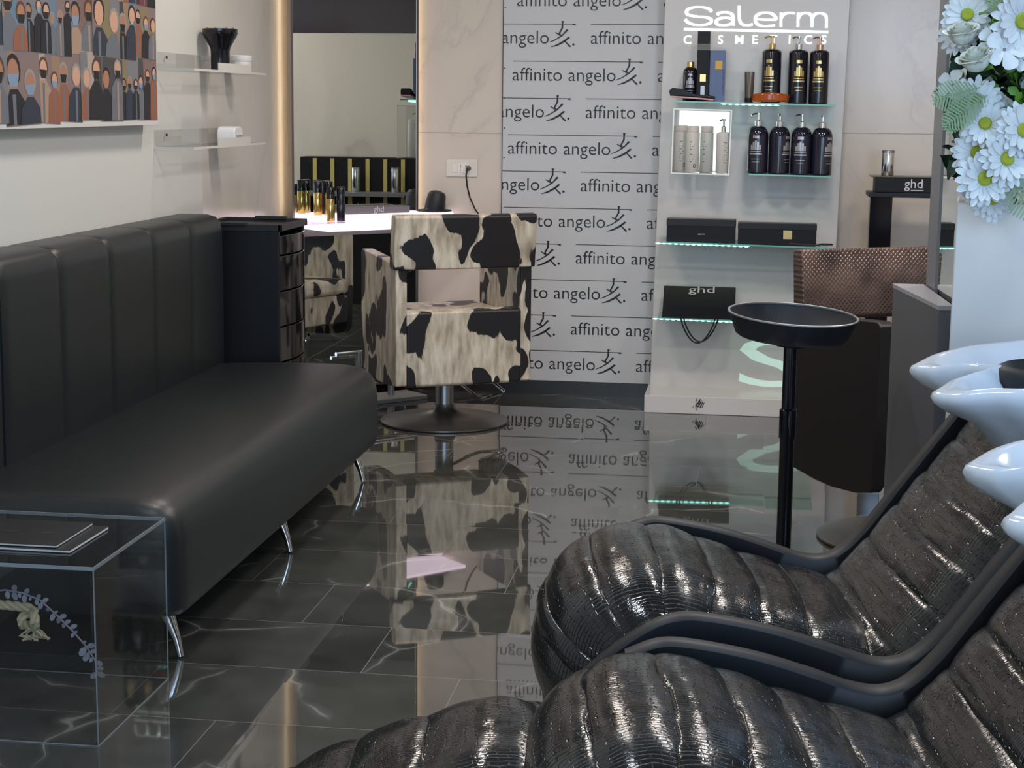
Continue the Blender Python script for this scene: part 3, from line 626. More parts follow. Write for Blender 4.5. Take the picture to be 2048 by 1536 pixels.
# ------------------------------------------------------------------ salon chairs
def salon_chair(name, loc, rz, label, body, back, inner, seat_m, w=.66, dp=.56):
    t = empty(name, loc, label, 'chair', rz); hw = w/2; hd = dp/2; th = .055
    for s in (-1, 1):
        b = MB(); pts = [(-hd, .228), (-hd+.15, .214), (0, .212), (hd-.12, .222), (hd-.03, .240), (hd-.004, .27), (hd+.005, .50), (hd+.005, .80), (hd-.02, .815), (-hd+.01, .785), (-hd, .775)]
        xo, xi = s*hw, s*(hw-th); b.prism(pts, lambda p, q: (q, p[0], p[1]), xo, xi)
        b.build('side_panel', body, t, bevel=.016, seg=3)
    b = MB(); pts = [(-hd-.004, .225), (-hd+.06, .210), (-hd+.06, .565), (-hd+.04, .575), (-hd-.004, .565)]
    b.prism(pts, lambda p, q: (q, p[0], p[1]), -hw+th*.9, hw-th*.9); b.build('rear_panel', body, t, bevel=.012, seg=3)
    b = MB(); rows = []
    K = 12
    for face in (0, 1):
        pass
    prof = [(0, -.012), (.0, .222), (.008, .232), (.052, .236), (.060, .226), (.072, 0), (.062, -.012), (.01, -.014)]
    for i in range(K+1):
        f = i/K*2-1; bow = -.022*(1-f*f)
        rows.append([((f*(hw+.012)), -hd-.012+bow+y-.17*z*.5, .775+z) for y, z in prof])
    b.grid(rows, True); n = len(b.v); k = len(prof); b.face(list(range(k))); b.face(list(range(n-k, n)))
    b.build('backrest', back, t, smooth=True, bevel=.008)
    b = MB(); b.box(-hw+th*.95, hw-th*.95, -hd+.05, hd+.01, .30, .46); b.build('seat_base', inner, t, bevel=.01)
    b = MB(); b.box(-hw+th, hw-th, -hd+.055, hd+.03, .46, .545); b.build('seat', seat_m, t, bevel=.03, seg=4)
    b = MB(); b.lathe([(.295, 0), (.305, .004), (.305, .011), (.29, .016), (.15, .034), (.08, .050), (.055, .065), (.048, .085), (.046, .09)], seg=72); b.build('base_disc', M_darksteel, t, smooth=True, ang=60)
    b = MB(); b.lathe([(.044, .085), (.044, .23), (.05, .235), (.05, .30)], seg=36); b.build('column', M_steel, t, smooth=True)
    return t
cc = salon_chair('salon_chair', (-1.42, 7.89, 0), R(29), 'cow print salon chair with round steel base in front of the corner mirror', M_cow, M_cow, M_cow, M_cow)
b = MB(); b.tube([(.04, .02, .215), (.09, -.06, .165), (.12, -.14, .130), (.135, -.155, .125), (.27, -.085, .14), (.275, -.07, .145), (.24, .02, .19), (.20, .06, .215)], .0075, 10); b.build('pump_lever', M_chrome, cc, smooth=True)
sn = salon_chair('salon_chair', (.575, 5.98, 0), R(-151), 'dark leather salon chair with snakeskin inner backrest, beside the right hand mirror', M_chairblk, M_snake, M_chairblk, M_chairblk, .62, .52)
# ------------------------------------------------------------------ ostrich bench sofa
SX0, SXB, SXF, SY0, SY1 = XW+.005, -2.115, -1.465, 4.175, 6.70
sf = empty('bench_sofa', (-1.9, 5.4, 0), 'long black leather bench sofa with channelled back along the left wall', 'sofa')
b = MB(); prof = [(SXB-.05, .13), (SXF-.03, .13), (SXF-.006, .14), (SXF+.002, .17), (SXF, .30), (SXF-.004, .375), (SXF-.018, .415), (SXF-.045, .442), (SXF-.085, .457), (SXF-.16, .464), (SXF-.35, .462), (SXB+.02, .452), (SXB-.05, .44)]
rows = []; K = 40
for i in range(K+1):
    y = SY0+(SY1-SY0)*i/K
    # rounded ends
    e = min(y-SY0, SY1-y); ins = .02*max(0, 1-e/.03)**2
    rows.append([(x-(ins if x > SXB+.1 else 0), y, z-(ins*.9 if z > .3 else 0)+.0025*noise.noise(Vector((x*4, y*3, 0)))*(1 if z > .3 else 0)) for x, z in prof])
b.grid(rows); n = len(b.v); k = len(prof); b.face(list(range(k))); b.face(list(range(n-k, n)))
P(b.build('seat', M_sofa, sf, smooth=True, sub=1))
for i in range(6):
    y0, y1 = SY0-.0+.4305*i-.0, SY0+.4305*(i+1)
    y0 = 4.19+(i)*.423; y1 = y0+.423
    if i == 5: y1 = SY1
    thk = .0 if i != 1 and i != 0 else -.006*(1-i)
    b = MB(); rows = []
    for q in range(25):
        f = q/24*2-1; bl = .007*(1-abs(f)**14); y = y0+(y1-y0)*q/24
        xf = SXB-.014+bl+thk; zt = 1.047+.003*(1-abs(f)**14)
        rows.append([(SX0, y, .14), (SX0, y, zt-.01), (SX0+.02, y, zt), (xf-.06, y, zt), (xf-.025, y, zt-.009), (xf-.006, y, zt-.03), (xf, y, zt-.07), (xf+.002, y, .75), (xf, y, .44), (xf-.02, y, .14)])
    b.grid(rows, True); n = len(b.v); b.face(list(range(10))); b.face(list(range(n-10, n)))
    P(b.build('back_channel', M_sofa, sf, smooth=True, ang=50))
for x_, s in ((SXF-.06, 1), (SXB+.02, 1)):
    for y in (4.30, 5.42, 6.52):
        b = MB(); sp = -1 if y < 5 else 1
        b.tube([(x_-.02, y, .135), (x_-.006, y, .10), (x_+.012, y, .05), (x_+.024, y-.005, .004)], [.022, .018, .012, .009], 12)
        P(b.build('leg', M_chrome, sf, smooth=True))
# ------------------------------------------------------------------ drawer trolley
TX0, TX1, TY0, TY1, TZ = -2.293, -1.935, 6.855, 7.27, 1.0
tr = empty('drawer_trolley', (-2.1, 7.06, 0), 'black plastic hairdressing trolley with curved drawers behind the sofa end', 'trolley')
b = MB(); b.box(TX0, TX1, TY0, TY0+.02, .10, TZ-.015); b.box(TX0, TX1, TY1-.02, TY1, .10, TZ-.015); b.box(TX0, TX0+.02, TY0, TY1, .10, TZ-.015); b.box(TX0, TX1, TY0, TY1, .09, .12); P(b.build('cabinet_body', M_black, tr, bevel=.004))
b = MB(); b.box(TX0+.02, TX1, TY0+.02, TY1-.02, TZ-.03, TZ-.015)
def rim(x0, x1, y0, y1, w): b.box(x0, x1, y0, y0+w, TZ-.03, TZ); b.box(x0, x1, y1-w, y1, TZ-.03, TZ); b.box(x0, x0+w, y0, y1, TZ-.03, TZ); b.box(x1-w, x1, y0, y1, TZ-.03, TZ)
rim(TX0, TX1+.012, TY0-.004, TY1+.004, .016); b.box(TX0+.09, TX0+.22, TY0-.012, TY0+.02, TZ-.008, TZ+.006); b.box(TX0+.14, TX0+.28, TY1-.02, TY1+.012, TZ-.008, TZ+.008)
P(b.build('top_tray', M_satin, tr, bevel=.003))
zz = [.12, .27, .42, .57, .72, .87, .955]
for i in range(6):
    z0, z1 = zz[i]+.003, zz[i+1]-.003
    b = MB(); arc = [(TX1+.028*math.sin(math.pi*q/8), TY0+.004+(TY1-TY0-.008)*q/8) for q in range(9)]
    b.prism([(TX1-.30, TY0+.022), (TX1-.0, TY0+.004)]+arc[1:-1]+[(TX1, TY1-.004), (TX1-.30, TY1-.022)], lambda p, t: (p[0], p[1], t), z0, z1)
    d_ = P(b.build('drawer', M_gloss, tr, bevel=.003))
    if i < 5:
        b = MB(); b.prism([(TX1+.022, TY0+.10), (TX1+.062, TY0+.14), (TX1+.070, (TY0+TY1)/2), (TX1+.062, TY1-.14), (TX1+.022, TY1-.10)], lambda p, t: (p[0], p[1], t), z1-.022, z1-.010)
        h = b.build('handle', M_gloss, d_, bevel=.003); h.matrix_parent_inverse = Matrix.Translation(-Vector(tr.location))
for x_, y_ in ((TX0+.04, TY0+.04), (TX1-.04, TY0+.04), (TX0+.04, TY1-.04), (TX1-.04, TY1-.04)):
    b = MB(); b.lathe([(.026, -.012), (.028, -.010), (.028, .010), (.026, .012)], (x_, y_, .028), 18, Matrix.Rotation(R(90), 4, 'X')); b.box(x_-.01, x_+.01, y_-.016, y_+.016, .05, .09); P(b.build('caster', M_black, tr, smooth=True))
# ------------------------------------------------------------------ clear cube table
QX0, QX1, QY0, QY1, QZ, th = -1.955, -1.475, 3.635, 4.125, .435, .010
cu = empty('acrylic_cube_table', (-1.715, 3.88, 0), 'clear acrylic cube side table at the near end of the sofa', 'table')
for nm, q in (('top_sheet', (QX0, QX1, QY0, QY1, QZ-th, QZ)), ('side_sheet', (QX1-th, QX1, QY0, QY1, 0, QZ-th)), ('side_sheet', (QX0, QX0+th, QY0, QY1, 0, QZ-th)), ('side_sheet', (QX0+th, QX1-th, QY0, QY0+th, 0, QZ-th)), ('side_sheet', (QX0+th, QX1-th, QY1-th, QY1, 0, QZ-th))):
    b = MB(); b.box(*q); P(b.build(nm, M_acryl, cu))
b = MB(); e = .003
for x_ in (QX0, QX1-e):
    for y_ in (QY0, QY1-e): b.box(x_, x_+e, y_, y_+e, 0.0, QZ)
for z_ in (0.0005, QZ-.008):
    hh = .002 if z_ < .1 else .0085
    for y_ in (QY0-.0003, QY1-e): b.box(QX0, QX1, y_, y_+e, z_, z_+hh)
    for x_ in (QX0, QX1-e+.0003): b.box(x_, x_+e, QY0, QY1, z_, z_+hh)
P(b.build('sheet_edge', M_acedge, cu))
def magazine(label, x0, x1, y0, y1, z, rz, h=.006):
    t = empty('magazine', ((x0+x1)/2, (y0+y1)/2, z), label, 'magazine', rz); w, d = (x1-x0)/2, (y1-y0)/2
    b = MB(); b.box(-w+.001, w-.0002, -d+.002, d-.002, .001, h-.001); b.build('pages', mat('paper', (205, 205, 205), .6), t)
    b = MB(); b.box(-w, w, -d, d, 0, .001); b.box(-w, w, -d, d, h-.001, h); b.box(-w-.0005, -w+.0005, -d, d, 0, h); b.build('cover', mat('black_cover', (40, 40, 41), .35), t)
    b = MB()
    for x_, s_ in ((w-.19, .04), (w-.09, .03)):
        add_text(b, text_mb('hair', width=s_*1.3), (x_, -.01, h+.0004), (1, 0, 0), (0, 1, 0)) if False else b.poly([(x_, -.012, h+.0004), (x_+s_, -.012, h+.0004), (x_+s_+.01, .010, h+.0004), (x_+.01, .010, h+.0004)])
    b.build('print_mark', mat('foil_print', (74, 72, 68), .3, .5), t, recalc=False); return t
magazine('black magazine lying underneath on the clear cube table', -1.95, -1.575, 3.745, 3.985, QZ+.001, R(-1), .007)
magazine('black magazine lying on top on the clear cube table', -1.99, -1.615, 3.755, 3.985, QZ+.009, R(0), .006)
# rope with a knot, threaded through the cube's side
rp = empty('decorative_rope', (-1.80, 3.86, .18), 'beige twisted rope with a knot, hanging inside the clear cube', 'rope')
core = []
for q in range(60):
    f = q/59; p = Vector((-1.953+.245*min(1, f*1.5), 3.80+.01*math.sin(f*9), .255-.12*(f*1.5-.1)**2*0+.03*math.sin(min(1, f*1.5)*2.2)))
    if f > .667:
        a = (f-.667)/.333*2*math.pi*1.05; p = Vector((-1.708+.017*math.sin(a), 3.80+.014*math.cos(a*2), .268-.020+.020*math.cos(a)-.010*(f-.667)))
    core.append(p)
b = MB()
for s in range(3):
    pts = []
    for i, p in enumerate(core):
        t_ = (core[min(i+1, 59)]-core[max(i-1, 0)]).normalized(); a1_ = t_.orthogonal().normalized() if i == 0 else (a1_-t_*a1_.dot(t_)).normalized(); a2_ = t_.cross(a1_)
        w = i*.62+s*2.094; pts.append(p+(a1_*math.cos(w)+a2_*math.sin(w))*.0062)
    b.tube(pts, .0066, 8)
M_rope = mat('rope_fibre', (168, 160, 132), .8); P(b.build('rope_strand', M_rope, rp, smooth=True))
b = MB(); random.seed(2)
for k in range(14): b.tube([(-1.705+random.uniform(-.01, .01), 3.80+random.uniform(-.01, .01), .228), (-1.70+random.uniform(-.03, .03), 3.80+random.uniform(-.02, .02), .212), (-1.70+random.uniform(-.04, .04), 3.80+random.uniform(-.02, .02), .200)], .003, 5)
P(b.build('frayed_end', M_rope, rp, smooth=True))
tw = empty('leafy_twig', (-1.7, 3.8, .0), 'thin grey twig with small leaves arching inside the clear cube', 'twig')
tp = [at(x_, y_, 'Y', 3.72) for x_, y_ in ((-30, 1185), (10, 1180), (45, 1186), (80, 1200), (115, 1232), (145, 1262), (170, 1290), (190, 1320), (208, 1352))]
tp = [Vector((p[0] if p[0] < QX1-.03 else QX1-.03, p[1]+.0, p[2])) for p in tp]
b = MB(); b.tube(tp, .0022, 7); P(b.build('stem', mat('grey_stem', (118, 112, 128), .6), tw, smooth=True))
b = MB(); random.seed(7)
for i in range(len(tp)-1):
    for f in (.1, .45, .8):
        p = tp[i].lerp(tp[i+1], f); d = (tp[i+1]-tp[i]).normalized()
        for s in (-1, 1):
            if random.random() < .25: continue
            l = random.uniform(.010, .024)*(1.2 if i > 5 else 1); dr = (d*.5+Vector((-d.z, 0, d.x))*s+Vector((0, random.uniform(-.5, .5), 0))).normalized(); sd = dr.cross(Vector((0, 1, 0))).normalized()*l*.32
            b.poly([p, p+dr*l*.4+sd, p+dr*l*.85+sd*.7, p+dr*l, p+dr*l*.85-sd*.7, p+dr*l*.4-sd])
o = b.build('leaves', mat('grey_leaf', (122, 124, 136), .6), tw, recalc=False); P(o); md = o.modifiers.new('s', 'SOLIDIFY'); md.thickness = .0008; o['kind'] = 'stuff'
# ------------------------------------------------------------------ photo board on the left wall
BXF = XW+.062
pb = empty('photo_board', (XW+.03, 5.5, 1.43), 'white edged wall board covered with a collage of salon photographs', 'photo board')
y1b = at(317, 238, 'X', BXF)[1]; zb = at(317, 250, 'X', BXF)[2]
b = MB(); b.box(XW+.001, BXF, 4.4, y1b, zb, 2.35); P(b.build('board', mat('white_board', (214, 212, 208), .4), pb, bevel=.002))
skin = [mat('skin_light', (206, 160, 134), .6), mat('skin_tan', (170, 122, 96), .6)]
bgs = [mat('photo_back_%s' % n_, c_, .35) for n_, c_ in (('mauve', (132, 112, 108)), ('grey', (120, 120, 124)), ('tan', (152, 122, 98)), ('dark', (62, 58, 60)), ('cream', (176, 160, 146)), ('ochre', (134, 120, 84)), ('blue', (96, 128, 150)), ('rose', (126, 98, 92)))]
cl_ = [mat('cloth_%s' % n_, c_, .5) for n_, c_ in (('black', (26, 26, 32)), ('navy', (44, 50, 66)), ('grey', (108, 112, 120)), ('rust', (150, 92, 66)), ('beige', (170, 142, 120)), ('wine', (112, 52, 50)))]
hair_ = [mat('hair_dark', (34, 26, 24), .6), mat('hair_grey', (150, 146, 140), .6), mat('hair_brown', (92, 60, 42), .6)]
mask_ = [mat('mask_black', (18, 18, 22), .5), mat('mask_blue', (130, 150, 176), .5)]
random.seed(11); cnt = 0
for row, (za, zh) in enumerate(((zb+.014, .235), (zb+.235, .22), (zb+.44, .22), (zb+.65, .22))):
    yy = y1b-.012; 
    while yy > 4.75:
        w = random.uniform(.17, .26); y_b = yy; yy -= w*.93
        z_ = za+random.uniform(-.004, .012); h_ = zh+random.uniform(-.01, .01); ml_ = [random.choice(bgs)]; x0 = BXF+.0008+.0006*(cnt % 4)+.0002*row
        pc = MB(); til = random.uniform(-.035, .035); yc, zc = y_b-w/2, z_+h_/2
        def PT(a, c, lay): # a: 0..1 along wall towards the camera-left, c height
            dy, dz = (a-.5)*w, (c-.5)*h_; return (x0+lay*.00012, yc+dy*math.cos(til)-dz*math.sin(til), zc+dy*math.sin(til)+dz*math.cos(til))
        def sh(pts, mm, lay):
            if mm not in ml_: ml_.append(mm)
            pc.mi = ml_.index(mm); pc.poly([PT(min(.99, max(.01, a)), min(.99, max(.01, c)), lay) for a, c in pts])
        pc.poly([PT(0, 0, 0), PT(1, 0, 0), PT(1, 1, 0), PT(0, 1, 0)])
        sh([(0, .0), (.4, 0), (.3, 1), (0, 1)], random.choice(bgs), .5)
        if random.random() < .5: sh([(.6, .5), (1, .45), (1, 1), (.65, 1)], random.choice(bgs), .6)
        nf = random.choice((2, 2, 3)); 
        for k in range(nf):
            cx = (k+.5)/nf+random.uniform(-.05, .05); cy = random.uniform(.52, .76); rx = .44/nf*random.uniform(.8, 1.05); ry = rx*w/h_*.85; L = 1+k*5
            cloth = random.choice(cl_[:3]*2+cl_); el = lambda rx_, ry_, dy=0, n=12: [(cx+rx_*math.cos(q*2*math.pi/n), cy+dy+ry_*math.sin(q*2*math.pi/n)) for q in range(n)]
            sh([(cx-rx*1.7, 0), (cx+rx*1.7, 0), (cx+rx*1.5, cy-ry*1.9), (cx+rx*.5, cy-ry*1.0), (cx-rx*.5, cy-ry*1.0), (cx-rx*1.5, cy-ry*1.9)], cloth, L)
            sh(el(rx*.95, ry*1.05, ry*.15), random.choice(hair_), L+1); sh(el(rx*.72, ry*.9), random.choice(skin), L+2)
            if random.random() < .75: sh([(cx-rx*.7, cy-ry*.05), (cx+rx*.7, cy-ry*.05), (cx+rx*.45, cy-ry*.85), (cx-rx*.45, cy-ry*.85)], random.choice(mask_), L+3)
            if random.random() < .6: sh([(cx-rx*.16, 0), (cx+rx*.2, 0), (cx+rx*.25, cy-ry*1.3), (cx-rx*.2, cy-ry*1.3)], cl_[4] if cloth == cl_[2] else cl_[2], L+2)
        o = pc.build('photo_print', ml_, pb, recalc=False); P(o); cnt += 1
# ------------------------------------------------------------------ clear wall shelves with things on them
def wall_shelf(y0, y1, z, label):
    t = empty('wall_shelf', (XW+.08, (y0+y1)/2, z), label, 'shelf')
    b = MB(); b.box(XW+.001, XW+.16, y0, y1, z-.008, z); b.box(XW+.001, XW+.008, y0, y1, z, z+.065)
    P(b.build('shelf_sheet', M_acryl, t))
    b = MB(); b.box(XW+.16, XW+.163, y0, y1, z-.008, z+.001); b.box(XW+.001, XW+.163, y0-.003, y0, z-.008, z+.001); b.box(XW+.163, XW+.166, y0+(y1-y0)*.3, y0+(y1-y0)*.75, z-.008, z+.03); P(b.build('sheet_edge', mat('clear_edge', (206, 206, 200), .2), t))
    for y in (y0+.12, y1-.12): b = MB(); b.lathe([(.006, 0), (.006, .004)], (XW+.009, y, z+.045), 12, Matrix.Rotation(R(90), 4, 'Y')); P(b.build('screw', M_ink, t))
ws1 = at(382, 137, 'X', XW+.15); ws2 = at(382, 295, 'X', XW+.15)
wall_shelf(ws1[1], ws1[1]+1.0, ws1[2], 'upper clear acrylic wall shelf right of the photo board')
wall_shelf(ws2[1], ws2[1]+1.0, ws2[2]-.0, 'lower clear acrylic wall shelf right of the photo board')
df = at(441, 134, 'X', XW+.085)
dfo = empty('hairdryer_diffuser', (XW+.085, df[1], ws1[2]+.001), 'black funnel shaped diffuser with pegs on the upper wall shelf', 'hair dryer diffuser')
b = MB(); b.lathe([(.040, 0), (.040, .085), (.044, .10), (.070, .145), (.074, .155), (.074, .175), (.069, .176), (.066, .160), (.03, .15)], seg=36); b.build('funnel', M_gloss, dfo, smooth=True)
for k in range(8): b = MB(); b.lathe([(.004, .15), (.0035, .178), (.002, .182)], (.058*math.cos(k*.785), .058*math.sin(k*.785), -.002), 8); b.build('peg', M_gloss, dfo, smooth=True)
jr = at(487, 134, 'X', XW+.085)
jo = empty('cream_jar', (XW+.075, jr[1], ws1[2]+.001), 'white jar beside the black diffuser on the upper wall shelf', 'jar')
b = MB(); b.lathe([(.042, 0), (.045, .004), (.045, .045), (.043, .05)], seg=30); b.build('jar_body', M_wb, jo, smooth=True); b = MB(); b.lathe([(.046, .05), (.047, .052), (.047, .072), (.044, .075)], seg=30); b.build('lid', mat('white_lid', (222, 224, 226), .3), jo, smooth=True)
t3_ = at(458, 287, 'X', XW+.08)
to = empty('tape_dispenser', (XW+.085, t3_[1], ws2[2]+.001), 'small white rounded device with grey front on the lower wall shelf', 'dispenser')
b = MB(); b.prism([(-.05, 0), (.05, 0), (.05, .05), (.042, .066), (.025, .072), (-.025, .072), (-.042, .066), (-.05, .05)], lambda p, t: (t, p[0]*1.2, p[1]), -.04, .04); b.build('shell', mat('white_device', (222, 224, 226), .3), to, bevel=.006)
b = MB(); b.box(.0402, .042, -.038, .045, .006, .036); b.build('front_panel', mat('grey_device', (140, 150, 158), .35), to, bevel=.001)
# ------------------------------------------------------------------ tint tray on a stand
ty = empty('tray_stand', (.118, 4.555, 0), 'round black tray with pale rim on a single black pole', 'tray stand')
b = MB(); b.lathe([(.020, .02), (.020, .62), (.0235, .625), (.0235, .70), (.0185, .705), (.0185, .885)], seg=28); b.build('pole', M_gloss, ty, smooth=True)
TM = Matrix.Translation((0.0, 0, .905)) @ Matrix.Rotation(R(3.2), 4, 'Y') @ Matrix.Rotation(R(3.0), 4, 'X')
b = MB(); b.lathe([(.02, -.01), (.140, -.008), (.149, -.002), (.171, .052), (.168, .052), (.146, .002), (.14, -.002), (.02, -.003)], seg=72, M=TM); b.build('tray_dish', mat('tray_black', (.010, .012, .017), .5, 0, Specular_IOR_Level=.35), ty, smooth=True)
b = MB(); b.lathe([(.170, .051), (.1735, .0525), (.1735, .0555), (.170, .057), (.167, .0555), (.167, .052), (.170, .051)], seg=72, M=TM, caps=False); b.build('rim', mat('worn_rim', (150, 150, 152), .3, .5), ty, smooth=True)
b = MB(); b.lathe([(.045, -.03), (.05, -.012), (.05, -.008)], seg=28, M=TM); b.build('socket', M_black, ty, smooth=True)
b = MB(); b.lathe([(.03, .05), (.04, .03), (.05, .028)], seg=20)
for k in range(5):
    a = k*2*math.pi/5+.3; b.tube([(.03*math.cos(a), .03*math.sin(a), .045), (.14*math.cos(a), .14*math.sin(a), .04), (.23*math.cos(a), .23*math.sin(a), .03)], [.016, .013, .010], 10)
b.build('star_base', M_black, ty, smooth=True)
b = MB()
tc = empty('tint_clip', (.14, 4.56, .908), 'small black clip lying in the round tray', 'clip'); b = MB(); b.tube([(-.02, 0, 0), (0, -.008, .004), (.02, -.012, .001)], .004, 8); b.build('clip_arm', M_ink, tc, smooth=True)
# ------------------------------------------------------------------ shampoo loungers. local x runs from foot to head, y away from the camera
hF = Vector((-math.sin(YAW), math.cos(YAW), 0))
def LD(lat, dep, z=0): return r0*lat+hF*dep+Vector((0, 0, z))
def spline(pts, n):
    P_ = [Vector(p) for p in pts]; out = []
    for i in range(len(P_)-1):
        p0, p1, p2, p3 = P_[max(i-1, 0)], P_[i], P_[i+1], P_[min(i+2, len(P_)-1)]
        for k in range(n):
            t = k/n; out.append(.5*((2*p1)+(p2-p0)*t+(2*p0-5*p1+4*p2-p3)*t*t+(3*p1-p0-3*p2+p3)*t**3))
    out.append(P_[-1]); return out
def resample(pts, n):
    L = [0]
    for a, c in zip(pts, pts[1:]): L.append(L[-1]+(c-a).length)
    out = []; j = 0
    for i in range(n+1):
        s = L[-1]*i/n
        while j < len(L)-2 and L[j+1] < s: j += 1
        f = (s-L[j])/max(1e-9, L[j+1]-L[j]); out.append(pts[j].lerp(pts[j+1], f))
    return out, L[-1]
def ribbed(name, path, hw, seams, parent, crown=.05, rib=.014, seed=0, n=150, across=44, drop=.07, skew=.0, tail=0, puff=3.0, plan=.0, plan_end=.4):
    "a padded pad: path in (x, z), seams as fractions of its length, cross seams bow and wander"
    pts, L = resample(spline([(x, 0, z) for x, z in path], 12), n); rows = []; uvs = []
    for i, p in enumerate(pts):
        t = (pts[min(i+1, n)]-pts[max(i-1, 0)]).normalized(); nr = Vector((-t.z, 0, t.x)); row = []; s = i/n
        endf = min(1, min(s, 1-s)/.03); ends = math.sqrt(max(0, 1-(1-endf)**2))
        for k in range(across+1):
            v = k/across*2-1; wob = noise.noise(Vector((v*2.2, seed+s*3, 0)))*(.012 if L > .6 else .006)+skew*(v*v)*.5
            ss = s+wob; sm = [0]+seams+[1]; h = 0
            for a_, b_ in zip(sm, sm[1:]):
                if a_ <= ss <= b_:
                    f = (ss-a_)/(b_-a_)*2-1; h = (1-abs(f)**puff)*1.0+.10*math.sin(f*2.2+seed); break
            wr = noise.noise(Vector((v*3+seed, s*26, 2)))*.0022+noise.noise(Vector((v*9, s*40+seed, 5)))*.0007
            h = h*rib+wr; side = abs(v)**4.5; y = v*hw*(1+.0*s)
            q = p+nr*(crown*(1-v*v)-drop*side*1.0+h*(1-side*.6)+(-.03*(1-ends)))
            pl = plan*abs(v)**2.2*max(0, 1-s/plan_end)**.8
            row.append((q.x+pl, y*(1-.5*pl), q.z-pl*.35)); uvs.append((s*L, v*hw*1.15))
        rows.append(row)
    b = MB(); b.grid(rows)
    o = b.build(name, M_croc, parent, smooth=True, recalc=False, uvs=uvs, ang=180)
    o.data.flip_normals() if o.data.polygons[0].normal.z < 0 and False else None
    md = o.modifiers.new('s', 'SOLIDIFY'); md.thickness = .03; md.offset = -1; return o
def lounger(lat, dep, label, leg_rest=False, seed=0):
    t = empty('shampoo_lounger', LD(lat, dep), label, 'lounger', YAW)
    seat = [(.155, .27), (.115, .36), (.092, .45), (.095, .525), (.130, .592), (.190, .625), (.275, .630), (.37, .605), (.46, .573), (.55, .548), (.61, .532), (.65, .523)]
    ribbed('seat_cushion', seat, .315, [.17, .30, .335, .44, .555, .665, .77, .87], t, .008, .009, seed, drop=.06, skew=.02, plan=.12, plan_end=.60)
    back = [(.622, .510), (.672, .526), (.733, .585), (.793, .660), (.853, .735), (.903, .795), (.94, .842), (.962, .868)]
    ribbed('back_cushion', back, .315, [.15, .34, .52, .70, .87], t, .004, .012, seed+5, drop=.05, skew=-.03, puff=5)
    # wave shaped arm rails
    rail = [(.035, .345), (.055, .415), (.085, .485), (.16, .562), (.235, .617), (.29, .638), (.35, .636), (.45, .617), (.54, .590), (.61, .566), (.66, .560), (.70, .577), (.75, .628), (.82, .725), (.89, .820), (.945, .895)]
    for s in (-1, 1):
        pts, L = resample(spline([(x, 0, z) for x, z in (rail if s < 0 else rail[4:])], 10), 90); b = MB(); rows = []
        for i, p in enumerate(pts):
            tt = (pts[min(i+1, 90)]-pts[max(i-1, 0)]).normalized(); nr = Vector((-tt.z, 0, tt.x)); f = i/90
            w_ = .021+.006*math.exp(-((p.x-.66)/.16)**2); d_ = .050*min(1, .35+f*4)+.030*math.exp(-((p.x-.64)/.09)**2); yc = s*.345
            row = []
            for y, q in ((-w_, -.006), (-w_+.006, 0), (w_-.006, 0), (w_, -.006), (w_*.8, -d_+.006), (w_*.6, -d_), (-w_*.6, -d_), (-w_*.8, -d_+.006)):
                c = p+nr*q; row.append((c.x, yc+y, c.z))
            rows.append(row)
        b.grid(rows, True); n = len(b.v); b.face(list(range(8))); b.face(list(range(n-8, n)))
        b.build('arm_rail', M_satin, t, smooth=True, ang=50)
    # shell and base under the cushions
    b = MB(); b.prism([(.10, .30), (.20, .46), (.60, .455), (.72, .50), (.915, .78), (.955, .76), (.80, .40), (.64, .30)], lambda p, q: (p[0], q, p[1]), -.29, .29); b.build('shell', M_black, t, bevel=.01)
    b = MB(); b.prism([(.22, .0), (.24, .31), (.62, .31), (.70, .0)], lambda p, q: (p[0], q, p[1]), -.17, .17); b.build('base', M_black, t, bevel=.01)
    for s in (-1, 1):
        b = MB(); b.prism([(.10, .42), (.16, .50), (.62, .50), (.62, .40), (.18, .34)], lambda p, q: (p[0], q, p[1]), s*.300, s*.340); b.build('side_cover', M_black, t, bevel=.006)
    if leg_rest:
        pth = [(-.56, .20), (-.46, .285), (-.36, .360), (-.26, .420), (-.15, .468), (-.05, .503), (.03, .522), (.085, .515), (.115, .475), (.118, .42)]
        o = ribbed('leg_rest', pth, .25, [.17, .30, .43, .56, .69, .86, .93], t, .030, .012, seed+9, drop=.05, skew=.03)
        o.location = (0, .085, .0)
        b = MB(); b.tube([(.22, .08, .30), (.06, .08, .32), (-.2, .08, .33)], .018, 10); b.tube([(.22, .0, .30), (.06, .0, .32), (-.2, .0, .33)], .018, 10); b.build('leg_rest_arm', M_black, t, smooth=True)
    return t
lounger(.0, 3.17, 'far shampoo lounger in ribbed black crocodile leather with wavy black arm rails', False, 1)
lounger(-.045, 2.335, 'near shampoo lounger with leg rest, ribbed black crocodile leather, cut by the frame', True, 3)
